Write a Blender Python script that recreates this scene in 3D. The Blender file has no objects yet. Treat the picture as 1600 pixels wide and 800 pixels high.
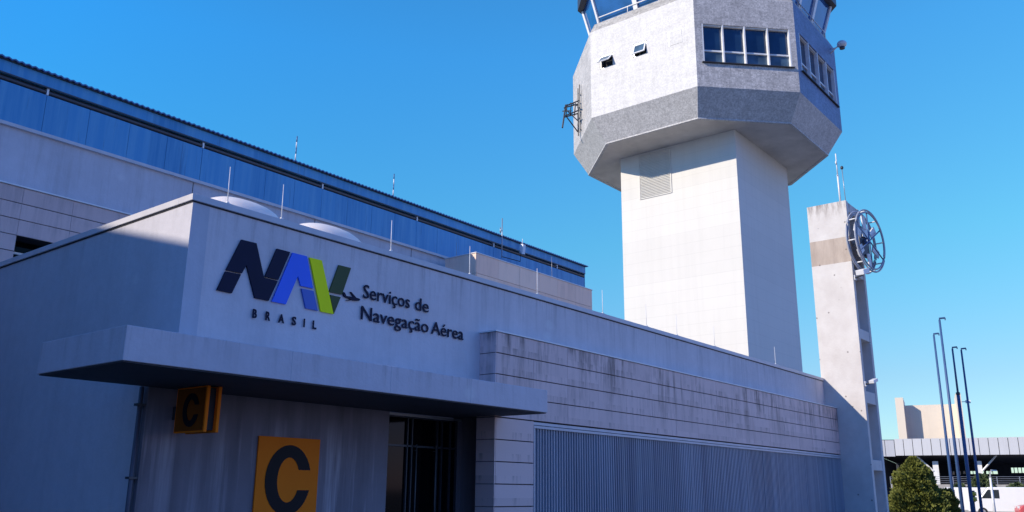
import bpy, math, random
from mathutils import Vector, Matrix
R = math.radians
S = bpy.context.scene
C = S.collection
random.seed(7)

# ------------------------------------------------------------------ camera
cam_d = bpy.data.cameras.new('camera')
cam = bpy.data.objects.new('camera', cam_d)
C.objects.link(cam)
pit, rol, yaw = R(15.1638), R(0.5065), R(38.6793)
fw = Vector((math.cos(yaw)*math.cos(pit), math.sin(yaw)*math.cos(pit), math.sin(pit)))
r0 = Vector((math.sin(yaw), -math.cos(yaw), 0))
u0 = r0.cross(fw)
rr = r0*math.cos(rol) + u0*math.sin(rol)
uu = -r0*math.sin(rol) + u0*math.cos(rol)
m = Matrix((rr, uu, -fw)).transposed().to_4x4()
m.translation = (0, 0, 1.6)
cam.matrix_world = m
cam_d.sensor_width = 36
cam_d.lens = 1353.99/1600*36
cam_d.clip_end = 5000
S.camera = cam

# ------------------------------------------------------------------ world, sun, exposure
sun_v = Vector((-1.0, 0.54, 0.624)).normalized()        # direction towards the sun
elev = math.asin(sun_v.z)
azim = math.atan2(sun_v.x, sun_v.y)
W = bpy.data.worlds.new('World')
S.world = W
W.use_nodes = True
wn, wl = W.node_tree.nodes, W.node_tree.links
wn.clear()
sky = wn.new('ShaderNodeTexSky')
sky.sky_type = 'NISHITA'
sky.sun_disc = False
sky.sun_elevation = elev
sky.sun_rotation = azim
sky.air_density = 1.0
sky.dust_density = 0.3
sky.ozone_density = 3.0
tint = wn.new('ShaderNodeMix')
tint.data_type = 'RGBA'; tint.blend_type = 'MULTIPLY'
tint.inputs[0].default_value = 1
def wramp(comp, els):
    """tint laid over the sky by the direction looked in (world axes)"""
    tc = wn.get('tc') or wn.new('ShaderNodeTexCoord'); tc.name = 'tc'
    sp = wn.get('sp') or wn.new('ShaderNodeSeparateXYZ'); sp.name = 'sp'
    wl.new(tc.outputs['Generated'], sp.inputs[0])
    mp = wn.new('ShaderNodeMapRange'); mp.inputs[1].default_value = -1; mp.inputs[2].default_value = 1
    wl.new(sp.outputs[comp], mp.inputs[0])
    r = wn.new('ShaderNodeValToRGB'); cr_ = r.color_ramp
    while len(cr_.elements) < len(els): cr_.elements.new(0.5)
    for e_, (p_, c_) in zip(cr_.elements, els): e_.position = (p_+1)/2; e_.color = (*[k*0.5 for k in c_], 1)
    wl.new(mp.outputs[0], r.inputs[0])
    return r.outputs[0]
def wmul(a, b):
    x_ = wn.new('ShaderNodeMix'); x_.data_type = 'RGBA'; x_.blend_type = 'MULTIPLY'; x_.inputs[0].default_value = 1
    x_.clamp_factor = False
    wl.new(a, x_.inputs[6]); wl.new(b, x_.inputs[7]); return x_.outputs[2]
tz = wramp(2, [(-0.02, (0.56, 0.78, 1.05)), (0.12, (0.54, 0.80, 1.02)), (0.27, (0.44, 1.12, 1.30)), (0.47, (0.39, 1.30, 1.80)), (1.0, (0.46, 1.15, 1.6))])
tx = wramp(0, [(-0.3, (0.36, 0.60, 0.80)), (0.1, (0.6, 1.0, 1.12)), (0.32, (0.72, 1.18, 1.22)), (0.75, (1.22, 1.25, 1.18)), (1.0, (1.45, 1.25, 1.02))])  # unseen sky on the left dimmed so the side wall comes out darker
ty = wramp(1, [(-1, (2.0, 1.05, 1.30)), (-0.25, (1.95, 1.04, 1.26)), (0.05, (1, 1, 1)), (1.0, (1, 1, 1))])  # unseen sky behind the camera boosted to fill the shaded facade
wl.new(wmul(wmul(tz, tx), ty), tint.inputs[7])
bg = wn.new('ShaderNodeBackground')
bg.inputs[1].default_value = 0.12*8   # the three half-value ramps above take 1/8; net sky strength 0.12
wo = wn.new('ShaderNodeOutputWorld')
wl.new(sky.outputs[0], tint.inputs[6])
wl.new(tint.outputs[2], bg.inputs[0])
wl.new(bg.outputs[0], wo.inputs[0])

sun_d = bpy.data.lights.new('sun', 'SUN')
sun_d.energy = 4.55
sun_d.angle = R(0.53)
sun_d.color = (1.0, 0.885, 0.735)
sun = bpy.data.objects.new('sun', sun_d)
sun.rotation_euler = sun_v.to_track_quat('Z', 'Y').to_euler()
sun.location = (0, 0, 60)
C.objects.link(sun)

S.view_settings.view_transform = 'Standard'
S.view_settings.look = 'None'
S.view_settings.gamma = 1
S.view_settings.exposure = 0.1

# ------------------------------------------------------------------ node materials
def newmat(name, rough=0.7, metal=0.0, spec=0.5):
    mt = bpy.data.materials.new(name)
    mt.use_nodes = True
    b = mt.node_tree.nodes['Principled BSDF']
    b.inputs['Roughness'].default_value = rough
    b.inputs['Metallic'].default_value = metal
    b.inputs['Specular IOR Level'].default_value = spec
    return mt, mt.node_tree.nodes, mt.node_tree.links, b

def pos(N, L, sc=(1, 1, 1)):
    g = N.new('ShaderNodeNewGeometry')
    v = N.new('ShaderNodeVectorMath'); v.operation = 'MULTIPLY'
    v.inputs[1].default_value = sc
    L.new(g.outputs['Position'], v.inputs[0])
    return v.outputs[0]

def noise(N, L, sc, scale=1.0, detail=4, rough=0.55):
    n = N.new('ShaderNodeTexNoise')
    n.inputs['Scale'].default_value = scale
    n.inputs['Detail'].default_value = detail
    n.inputs['Roughness'].default_value = rough
    L.new(pos(N, L, sc), n.inputs['Vector'])
    return n.outputs[0]

def ramp(N, L, src, a, b, ca, cb):
    r = N.new('ShaderNodeValToRGB')
    r.color_ramp.elements[0].position = a
    r.color_ramp.elements[1].position = b
    r.color_ramp.elements[0].color = (*ca, 1) if len(ca) == 3 else ca
    r.color_ramp.elements[1].color = (*cb, 1) if len(cb) == 3 else cb
    L.new(src, r.inputs[0])
    return r.outputs[0]

def mix(N, L, fac, a, b, mode='MIX'):
    x = N.new('ShaderNodeMix'); x.data_type = 'RGBA'; x.blend_type = mode
    for i, v in ((0, fac), (6, a), (7, b)):
        if hasattr(v, 'links'):
            L.new(v, x.inputs[i])
        elif i == 0:
            x.inputs[0].default_value = v
        else:
            x.inputs[i].default_value = (*v, 1)
    return x.outputs[2]

def g3(v): return (v, v, v)

def bump(N, L, b, src, strength=0.3, dist=0.02):
    bp = N.new('ShaderNodeBump')
    bp.inputs['Strength'].default_value = strength
    bp.inputs['Distance'].default_value = dist
    L.new(src, bp.inputs['Height'])
    L.new(bp.outputs[0], b.inputs['Normal'])

def mth(N, L, op, a, b=0.0):
    x = N.new('ShaderNodeMath'); x.operation = op
    for i, v in ((0, a), (1, b)):
        if hasattr(v, 'links'): L.new(v, x.inputs[i])
        else: x.inputs[i].default_value = v
    return x.outputs[0]

def zpos(N, L, z0, z1):
    """0 at height z0, 1 at height z1 (world)"""
    g = N.new('ShaderNodeNewGeometry'); s = N.new('ShaderNodeSeparateXYZ')
    L.new(g.outputs['Position'], s.inputs[0])
    mr = N.new('ShaderNodeMapRange')
    mr.inputs[1].default_value = z0; mr.inputs[2].default_value = z1
    L.new(s.outputs[2], mr.inputs[0])
    return mr.outputs[0]

def m_plain(name, col, rough=0.6, metal=0, spec=0.5, var=0.1, scale=3.0):
    mt, N, L, b = newmat(name, rough, metal, spec)
    n = noise(N, L, (1, 1, 1), scale, 4)
    lo = tuple(c*(1-var) for c in col); hi = tuple(min(1, c*(1+var)) for c in col)
    L.new(ramp(N, L, n, 0.3, 0.7, lo, hi), b.inputs['Base Color'])
    return mt

def m_stucco(name, col, streak=0.25, dirt=0.12, rough=0.85, sx=1.6, top=None, drip=None, pale=False):
    """painted plaster: soft blotches, thin vertical run marks, fine grain"""
    mt, N, L, b = newmat(name, rough, 0, 0.3)
    blot = ramp(N, L, noise(N, L, (1, 1, 1), 0.6, 6, 0.6), 0.3, 0.72, g3(1-dirt), g3(1.0))
    run = ramp(N, L, noise(N, L, (sx*2.2, sx*2.2, 0.13), 1.0, 5, 0.65), 0.46, 0.75, g3(1.0), g3(1-streak))
    if top:
        f = zpos(N, L, top[0], top[1])
        run = mix(N, L, f, g3(1.0), run)
    c = mix(N, L, 1.0, blot, col, 'MULTIPLY')
    c = mix(N, L, 1.0, c, run, 'MULTIPLY')
    if pale:      # pale lime runs, faded out upward; the dark top stands for canopy shade
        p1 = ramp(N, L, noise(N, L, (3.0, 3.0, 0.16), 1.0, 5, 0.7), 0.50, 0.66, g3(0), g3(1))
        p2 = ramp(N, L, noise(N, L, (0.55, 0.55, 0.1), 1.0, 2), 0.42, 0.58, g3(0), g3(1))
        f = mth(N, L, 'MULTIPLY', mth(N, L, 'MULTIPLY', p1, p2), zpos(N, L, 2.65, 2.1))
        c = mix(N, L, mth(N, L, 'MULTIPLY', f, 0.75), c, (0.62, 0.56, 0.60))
    if drip:      # rain marks hanging from the coping, repaired spots, trowel mottling
        d1 = ramp(N, L, noise(N, L, (6, 6, 0.35), 1.0, 6, 0.75), 0.50, 0.68, g3(0), g3(1))
        f = mth(N, L, 'MULTIPLY', mth(N, L, 'MULTIPLY', d1, zpos(N, L, drip[0], drip[1])), drip[2])
        c = mix(N, L, f, c, (0.22, 0.20, 0.19))
        v = N.new('ShaderNodeTexVoronoi'); v.inputs['Scale'].default_value = 0.9; v.inputs['Randomness'].default_value = 1.0
        L.new(pos(N, L, (1, 1, 1.2)), v.inputs['Vector'])
        h = ramp(N, L, v.outputs['Distance'], 0.07, 0.14, g3(1), g3(0))
        c = mix(N, L, mth(N, L, 'MULTIPLY', h, 0.30), c, (0.84, 0.82, 0.80))
        mo = ramp(N, L, noise(N, L, (1, 1, 1), 5, 6, 0.7), 0.3, 0.7, g3(0.91), g3(1.0))
        c = mix(N, L, 1.0, c, mo, 'MULTIPLY')
    L.new(c, b.inputs['Base Color'])
    bump(N, L, b, noise(N, L, (1, 1, 1), 22, 6), 0.35, 0.012)
    return mt

def m_cells(name, ca, cb, cell, blotch=0.15, rough=0.6, weave=0.3):
    """small glazed mosaic tiles: random tone per tile, joints, larger weathered patches"""
    mt, N, L, b = newmat(name, rough, 0, 0.35)
    g = N.new('ShaderNodeNewGeometry')
    sn = N.new('ShaderNodeVectorMath'); sn.operation = 'SNAP'
    sn.inputs[1].default_value = (cell, cell, cell)
    L.new(g.outputs['Position'], sn.inputs[0])
    w = N.new('ShaderNodeTexWhiteNoise'); L.new(sn.outputs[0], w.inputs['Vector'])
    c = ramp(N, L, w.outputs[0], 0.0, 1.0, ca, cb)
    v1 = noise(N, L, (5, 5, 1.1), 1.0, 3); v2 = noise(N, L, (1.1, 1.1, 6), 1.0, 3)
    c = mix(N, L, 1.0, c, ramp(N, L, v1, 0.35, 0.7, g3(1-weave), g3(1.0)), 'MULTIPLY')
    c = mix(N, L, 1.0, c, ramp(N, L, v2, 0.35, 0.65, g3(1-weave), g3(1.0)), 'MULTIPLY')
    s3 = N.new('ShaderNodeVectorMath'); s3.operation = 'SNAP'; s3.inputs[1].default_value = (0.36, 0.36, 0.30)
    L.new(g.outputs['Position'], s3.inputs[0])
    w3 = N.new('ShaderNodeTexWhiteNoise'); L.new(s3.outputs[0], w3.inputs['Vector'])
    c = mix(N, L, 1.0, c, mix(N, L, w3.outputs[0], g3(1-weave*0.7), g3(1.0)), 'MULTIPLY')
    dr_ = ramp(N, L, noise(N, L, (2.5, 2.5, 0.18), 1.0, 5, 0.7), 0.5, 0.72, g3(1.0), g3(1-blotch*1.2))
    c = mix(N, L, 1.0, c, dr_, 'MULTIPLY')
    bl = ramp(N, L, noise(N, L, (1, 1, 1), 0.35, 5), 0.3, 0.7, g3(1-blotch), g3(1.0))
    c = mix(N, L, 1.0, c, bl, 'MULTIPLY')
    L.new(c, b.inputs['Base Color'])
    bump(N, L, b, w.outputs[0], 0.12, 0.006)
    return mt

def m_cladding(name, col, stain=0.5, z0=2.7, z1=4.31, px=1.08, pz=0.37, x0=11.63, zb=0.0):
    """ceramic cladding: a tone per panel, rain stains running down from the coping"""
    mt, N, L, b = newmat(name, 0.55, 0, 0.4)
    g = N.new('ShaderNodeNewGeometry')
    ad = N.new('ShaderNodeVectorMath'); ad.operation = 'ADD'; ad.inputs[1].default_value = (-x0+50*px, 0.5, -zb+50*pz)
    L.new(g.outputs['Position'], ad.inputs[0])
    sn = N.new('ShaderNodeVectorMath'); sn.operation = 'SNAP'; sn.inputs[1].default_value = (px, 900, pz)
    L.new(ad.outputs[0], sn.inputs[0])
    w = N.new('ShaderNodeTexWhiteNoise'); L.new(sn.outputs[0], w.inputs['Vector'])
    c = mix(N, L, w.outputs[0], tuple(x*0.93 for x in col), tuple(min(1, x*1.05) for x in col))
    n1 = noise(N, L, (4.5, 4.5, 0.45), 1.0, 6, 0.72)
    n2 = noise(N, L, (0.9, 0.9, 1.3), 1.0, 3)
    f = mth(N, L, 'MULTIPLY', ramp(N, L, n1, 0.46, 0.62, g3(0), g3(1)), ramp(N, L, n2, 0.36, 0.56, g3(0), g3(1)))
    f = mth(N, L, 'MULTIPLY', f, zpos(N, L, z0, z1))
    f = mth(N, L, 'MULTIPLY', f, stain)
    # short dark runs just under each joint
    sj = N.new('ShaderNodeSeparateXYZ'); L.new(ad.outputs[0], sj.inputs[0])
    fz = mth(N, L, 'FRACT', mth(N, L, 'DIVIDE', sj.outputs[2], pz))
    n3 = noise(N, L, (7, 7, 0.8), 1.0, 5, 0.7)
    f3 = mth(N, L, 'MULTIPLY', ramp(N, L, fz, 0.45, 1.0, g3(0), g3(1)), ramp(N, L, n3, 0.52, 0.66, g3(0), g3(1)))
    c = mix(N, L, mth(N, L, 'MULTIPLY', f3, min(1.0, stain*0.55)), c, (0.10, 0.08, 0.08))
    L.new(mix(N, L, f, c, (0.05, 0.04, 0.045)), b.inputs['Base Color'])
    bump(N, L, b, noise(N, L, (1, 1, 1), 30, 3), 0.15, 0.01)
    return mt

M = {}
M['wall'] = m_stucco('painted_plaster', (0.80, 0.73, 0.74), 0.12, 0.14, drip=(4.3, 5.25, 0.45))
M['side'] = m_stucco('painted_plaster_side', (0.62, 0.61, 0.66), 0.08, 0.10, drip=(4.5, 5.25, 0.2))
M['entry'] = m_stucco('shaded_entrance_plaster', (0.30, 0.265, 0.30), 0.38, 0.30, sx=1.1, pale=True)  # base darkened so the colour holds the canopy's shade
M['cap'] = m_plain('coping_metal', (0.58, 0.57, 0.60), 0.45, 0, 0.5, 0.08)
M['dark'] = m_plain('dark_joint', (0.035, 0.035, 0.04), 0.8)
M['canopy'] = m_stucco('canopy_panel', (0.68, 0.63, 0.68), 0.08, 0.08, 0.5, drip=(2.8, 3.23, 0.35))
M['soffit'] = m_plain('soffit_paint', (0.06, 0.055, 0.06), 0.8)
M['clad'] = m_cladding('ceramic_cladding', (0.78, 0.57, 0.53), 0.85)
M['clad2'] = m_cladding('ceramic_cladding_far', (0.66, 0.50, 0.47), 0.35, 5.0, 8.4, 0.97, 0.32, 6.56, 7.24)
M['peach'] = m_cladding('peach_cladding', (1.0, 0.68, 0.52), 0.15, 7.2, 8.42, 1.03, 0.61, 18.75, 7.2)
M['white_metal'] = m_plain('white_painted_metal', (0.78, 0.78, 0.78), 0.4)
M['grey_metal'] = m_plain('galvanised_steel', (0.42, 0.43, 0.45), 0.4, 0.6)
M['dark_metal'] = m_plain('dark_steel', (0.06, 0.065, 0.08), 0.45, 0.3)
M['blue_metal'] = m_plain('blue_steel', (0.10, 0.17, 0.33), 0.45, 0.2)
M['dome'] = m_plain('acrylic_dome', (0.86, 0.76, 0.70), 0.5, 0, 0.2, 0.03)
_b = M['dome'].node_tree.nodes['Principled BSDF']; _b.inputs['Subsurface Weight'].default_value = 0.7; _b.inputs['Subsurface Radius'].default_value = (1, 0.9, 0.85); _b.inputs['Subsurface Scale'].default_value = 0.6
M['rooffelt'] = m_plain('roof_gravel', (0.36, 0.35, 0.34), 0.9)
M['orange'] = m_plain('orange_sign_panel', (1.0, 0.22, 0.010), 0.6, 0, 0.12, 0.05)
M['shaded_sign_face'] = m_plain('shaded_orange_face', (0.24, 0.065, 0.008), 0.7, 0, 0.1, 0.15)  # dark orange stands for the hanging face being in shade
M['handle'] = m_plain('dulled_steel_handle', (0.16, 0.16, 0.17), 0.5, 0.3)
M['black'] = m_plain('black_sign_paint', (0.006, 0.007, 0.012), 0.5, 0, 0.15)
M['navy'] = m_plain('navy_letter', (0.006, 0.008, 0.035), 0.5, 0, 0.15)
M['logoblue'] = m_plain('bright_blue_letter', (0.01, 0.13, 0.85), 0.4, 0, 0.4, 0.03)
M['logoblue2'] = m_plain('mid_blue_letter', (0.04, 0.12, 0.50), 0.4, 0, 0.4, 0.03)
M['lime'] = m_plain('lime_letter', (0.95, 1.0, 0.005), 0.5, 0, 0.15, 0.03)
M['olive'] = m_plain('olive_letter', (0.06, 0.085, 0.03), 0.5, 0, 0.2, 0.05)
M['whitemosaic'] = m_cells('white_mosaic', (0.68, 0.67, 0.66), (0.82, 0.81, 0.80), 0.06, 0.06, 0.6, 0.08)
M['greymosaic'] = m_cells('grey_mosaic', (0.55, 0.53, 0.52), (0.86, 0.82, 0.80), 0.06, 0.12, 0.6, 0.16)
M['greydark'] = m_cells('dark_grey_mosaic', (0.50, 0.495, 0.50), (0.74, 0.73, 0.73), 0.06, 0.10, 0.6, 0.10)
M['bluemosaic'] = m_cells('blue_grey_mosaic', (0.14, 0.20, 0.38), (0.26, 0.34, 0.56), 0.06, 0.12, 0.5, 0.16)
M['ledge'] = m_cells('ledge_mosaic', (0.40, 0.39, 0.37), (0.62, 0.60, 0.57), 0.11, 0.1, 0.6, 0.12)
M['shaft'] = m_stucco('tower_concrete', (0.78, 0.755, 0.70), 0.05, 0.04)
def shaft_joints(mt):
    """faint casting joints every 0.62 m and small fixings"""
    N, L = mt.node_tree.nodes, mt.node_tree.links; b = N['Principled BSDF']
    src = b.inputs['Base Color'].links[0].from_socket
    g = N.new('ShaderNodeNewGeometry'); sp_ = N.new('ShaderNodeSeparateXYZ'); L.new(g.outputs['Position'], sp_.inputs[0])
    fz = mth(N, L, 'FRACT', mth(N, L, 'DIVIDE', sp_.outputs[2], 0.62))
    ln = ramp(N, L, fz, 0.0, 0.06, g3(0.90), g3(1.0))
    lift = N.new('ShaderNodeTexWhiteNoise'); sn = N.new('ShaderNodeVectorMath'); sn.operation = 'SNAP'; sn.inputs[1].default_value = (900, 900, 2.48)
    L.new(g.outputs['Position'], sn.inputs[0]); L.new(sn.outputs[0], lift.inputs['Vector'])
    c = mix(N, L, 1.0, src, ln, 'MULTIPLY')
    c = mix(N, L, 1.0, c, mix(N, L, lift.outputs[0], g3(0.95), g3(1.0)), 'MULTIPLY')
    L.new(c, b.inputs['Base Color'])
shaft_joints(M['shaft'])
M['underside'] = m_stucco('tower_soffit', (0.68, 0.64, 0.60), 0.05, 0.30)
M['frame'] = m_plain('window_frame', (0.80, 0.80, 0.80), 0.4)
M['asphalt'] = m_plain('concrete_apron', (0.24, 0.215, 0.19), 0.9, 0, 0.3, 0.25, 8)
M['low_bounce_road'] = m_plain('asphalt', (0.05, 0.05, 0.052), 0.9, 0, 0.3, 0.25, 8)  # only for the added unseen road, dark to cut ground bounce
M['paving'] = m_plain('paving', (0.16, 0.155, 0.15), 0.9, 0, 0.3, 0.15, 5)
M['kerb'] = m_plain('kerb_stone', (0.34, 0.33, 0.32), 0.85)
M['farwhite'] = m_stucco('far_plaster', (0.80, 0.70, 0.58), 0.05, 0.04)
M['fascia'] = m_stucco('ribbed_fascia', (0.60, 0.61, 0.64), 0.06, 0.05, 0.6)
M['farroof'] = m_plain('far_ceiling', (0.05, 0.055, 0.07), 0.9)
M['pipe'] = m_plain('dark_pipe_paint', (0.10, 0.10, 0.14), 0.5)
M['ringpaint'] = m_plain('ring_paint', (0.34, 0.37, 0.45), 0.45)
M['pole'] = m_plain('pole_paint', (0.05, 0.11, 0.26), 0.5, 0.0)
M['tyre'] = m_plain('tyre_rubber', (0.02, 0.02, 0.02), 0.9)
M['carwhite'] = m_plain('white_car_paint', (0.80, 0.80, 0.80), 0.25, 0, 0.6, 0.02)
M['carred'] = m_plain('red_car_paint', (0.62, 0.10, 0.11), 0.3, 0, 0.6, 0.04)
M['yellow'] = m_plain('yellow_paint', (0.75, 0.50, 0.04), 0.4)
M['bark'] = m_plain('bark', (0.10, 0.07, 0.05), 0.9)
M['redlamp'] = m_plain('red_lamp', (0.5, 0.02, 0.02), 0.3)

def m_glass(name, col, rough=0.08, spec=0.6, var=0.3):
    mt, N, L, b = newmat(name, rough, 0, spec)
    n = noise(N, L, (1, 1, 1), 0.9, 3)
    L.new(ramp(N, L, n, 0.3, 0.7, tuple(c*(1-var) for c in col), tuple(c*(1+var) for c in col)), b.inputs['Base Color'])
    return mt
M['glass'] = m_glass('tinted_glass', (0.012, 0.035, 0.085), 0.06, 0.8)
M['glass_low'] = m_glass('frosted_lower_glass', (0.06, 0.11, 0.17), 0.25, 0.5, 0.5)
M['glass_cab'] = m_glass('cab_glass', (0.02, 0.10, 0.30), 0.05, 0.8)
M['doorglass'] = m_glass('door_glass', (0.003, 0.003, 0.005), 0.06, 0.10)
M['glass_car'] = m_glass('car_glass', (0.02, 0.025, 0.03), 0.05, 0.6)

def m_bluepanel():
    mt, N, L, b = newmat('blue_metal_sheet', 0.5, 0.0, 0.5)
    g = N.new('ShaderNodeNewGeometry')
    ad = N.new('ShaderNodeVectorMath'); ad.operation = 'ADD'; ad.inputs[1].default_value = (100, 0, 0)
    L.new(g.outputs['Position'], ad.inputs[0])
    sn = N.new('ShaderNodeVectorMath'); sn.operation = 'SNAP'; sn.inputs[1].default_value = (0.91, 900, 900)
    L.new(ad.outputs[0], sn.inputs[0])
    w = N.new('ShaderNodeTexWhiteNoise'); L.new(sn.outputs[0], w.inputs['Vector'])
    c = mix(N, L, w.outputs[0], (0.030, 0.22, 0.47), (0.06, 0.31, 0.60))
    run = ramp(N, L, noise(N, L, (4.5, 4.5, 0.22), 1.0, 6, 0.7), 0.42, 0.66, g3(0), g3(1))
    c = mix(N, L, mth(N, L, 'MULTIPLY', run, 0.65), c, (0.15, 0.42, 0.64))
    d = ramp(N, L, noise(N, L, (9, 9, 0.5), 1.0, 4, 0.7), 0.60, 0.72, g3(0), g3(1))
    c = mix(N, L, mth(N, L, 'MULTIPLY', d, 0.5), c, (0.03, 0.08, 0.18))
    L.new(c, b.inputs['Base Color'])
    return mt
M['blue'] = m_bluepanel()

def m_corr():
    mt, N, L, b = newmat('ribbed_metal_cladding', 0.45, 0.0, 0.5)
    c = ramp(N, L, noise(N, L, (7, 7, 0.12), 1.0, 5, 0.7), 0.35, 0.68, (0.25, 0.29, 0.36), (0.42, 0.46, 0.53))
    c = mix(N, L, 1.0, c, ramp(N, L, noise(N, L, (0.5, 0.5, 0.3), 1.0, 3), 0.3, 0.7, g3(0.82), g3(1.0)), 'MULTIPLY')
    g = N.new('ShaderNodeNewGeometry'); sn = N.new('ShaderNodeVectorMath'); sn.operation = 'SNAP'; sn.inputs[1].default_value = (1.02, 900, 900)
    L.new(g.outputs['Position'], sn.inputs[0]); w = N.new('ShaderNodeTexWhiteNoise'); L.new(sn.outputs[0], w.inputs['Vector'])
    c = mix(N, L, 1.0, c, mix(N, L, w.outputs[0], g3(0.84), g3(1.0)), 'MULTIPLY')
    gr = mth(N, L, 'MULTIPLY', zpos(N, L, 0.9, 0.1), ramp(N, L, noise(N, L, (2, 2, 1), 1.0, 5), 0.35, 0.65, g3(0.3), g3(1)))
    c = mix(N, L, mth(N, L, 'MULTIPLY', gr, 0.6), c, (0.16, 0.13, 0.10))
    L.new(c, b.inputs['Base Color'])
    return mt
M['corr'] = m_corr()

def m_concrete():
    """board-marked fair-faced concrete: tie holes, a browner weathered band, drips from the top"""
    mt, N, L, b = newmat('fairfaced_concrete', 0.85, 0, 0.3)
    base = ramp(N, L, noise(N, L, (1, 1, 1), 1.3, 7, 0.65), 0.3, 0.7, (0.58, 0.54, 0.51), (0.70, 0.67, 0.64))
    # weathered brown casting lift
    z = zpos(N, L, 9.18, 10.06)
    a = mth(N, L, 'GREATER_THAN', z, 0.002); c1 = mth(N, L, 'LESS_THAN', z, 0.998)
    f = mth(N, L, 'MULTIPLY', mth(N, L, 'MULTIPLY', a, c1), 0.8)
    brown = ramp(N, L, noise(N, L, (3, 3, 0.6), 1.0, 6, 0.7), 0.3, 0.7, (0.30, 0.22, 0.17), (0.52, 0.42, 0.34))
    c = mix(N, L, f, base, brown)
    # soot at the very top
    t = mth(N, L, 'MULTIPLY', zpos(N, L, 10.75, 11.35), ramp(N, L, noise(N, L, (6, 6, 1.2), 1.0, 5, 0.7), 0.45, 0.62, g3(0), g3(1)))
    c = mix(N, L, mth(N, L, 'MULTIPLY', t, 0.7), c, (0.16, 0.12, 0.10))
    # tie holes
    v = N.new('ShaderNodeTexVoronoi'); v.inputs['Scale'].default_value = 2.2; v.inputs['Randomness'].default_value = 0.55
    L.new(pos(N, L, (1, 1, 1)), v.inputs['Vector'])
    h = ramp(N, L, v.outputs['Distance'], 0.045, 0.075, g3(1), g3(0))
    c = mix(N, L, mth(N, L, 'MULTIPLY', h, 0.7), c, (0.12, 0.10, 0.09))
    L.new(c, b.inputs['Base Color'])
    bump(N, L, b, noise(N, L, (1, 1, 1), 14, 6), 0.3, 0.02)
    return mt
M['concrete'] = m_concrete()

def m_leaf(name, a, b_):
    mt, N, L, b = newmat(name, 0.6, 0, 0.3)
    n = noise(N, L, (1, 1, 1), 7, 4, 0.7)
    L.new(ramp(N, L, n, 0.3, 0.7, a, b_), b.inputs['Base Color'])
    b.inputs['Subsurface Weight'].default_value = 0
    return mt
M['cypress'] = m_leaf('cypress_foliage', (0.07, 0.095, 0.02), (0.26, 0.27, 0.06))
M['shrub'] = m_leaf('shrub_foliage', (0.06, 0.09, 0.04), (0.14, 0.18, 0.08))

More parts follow.
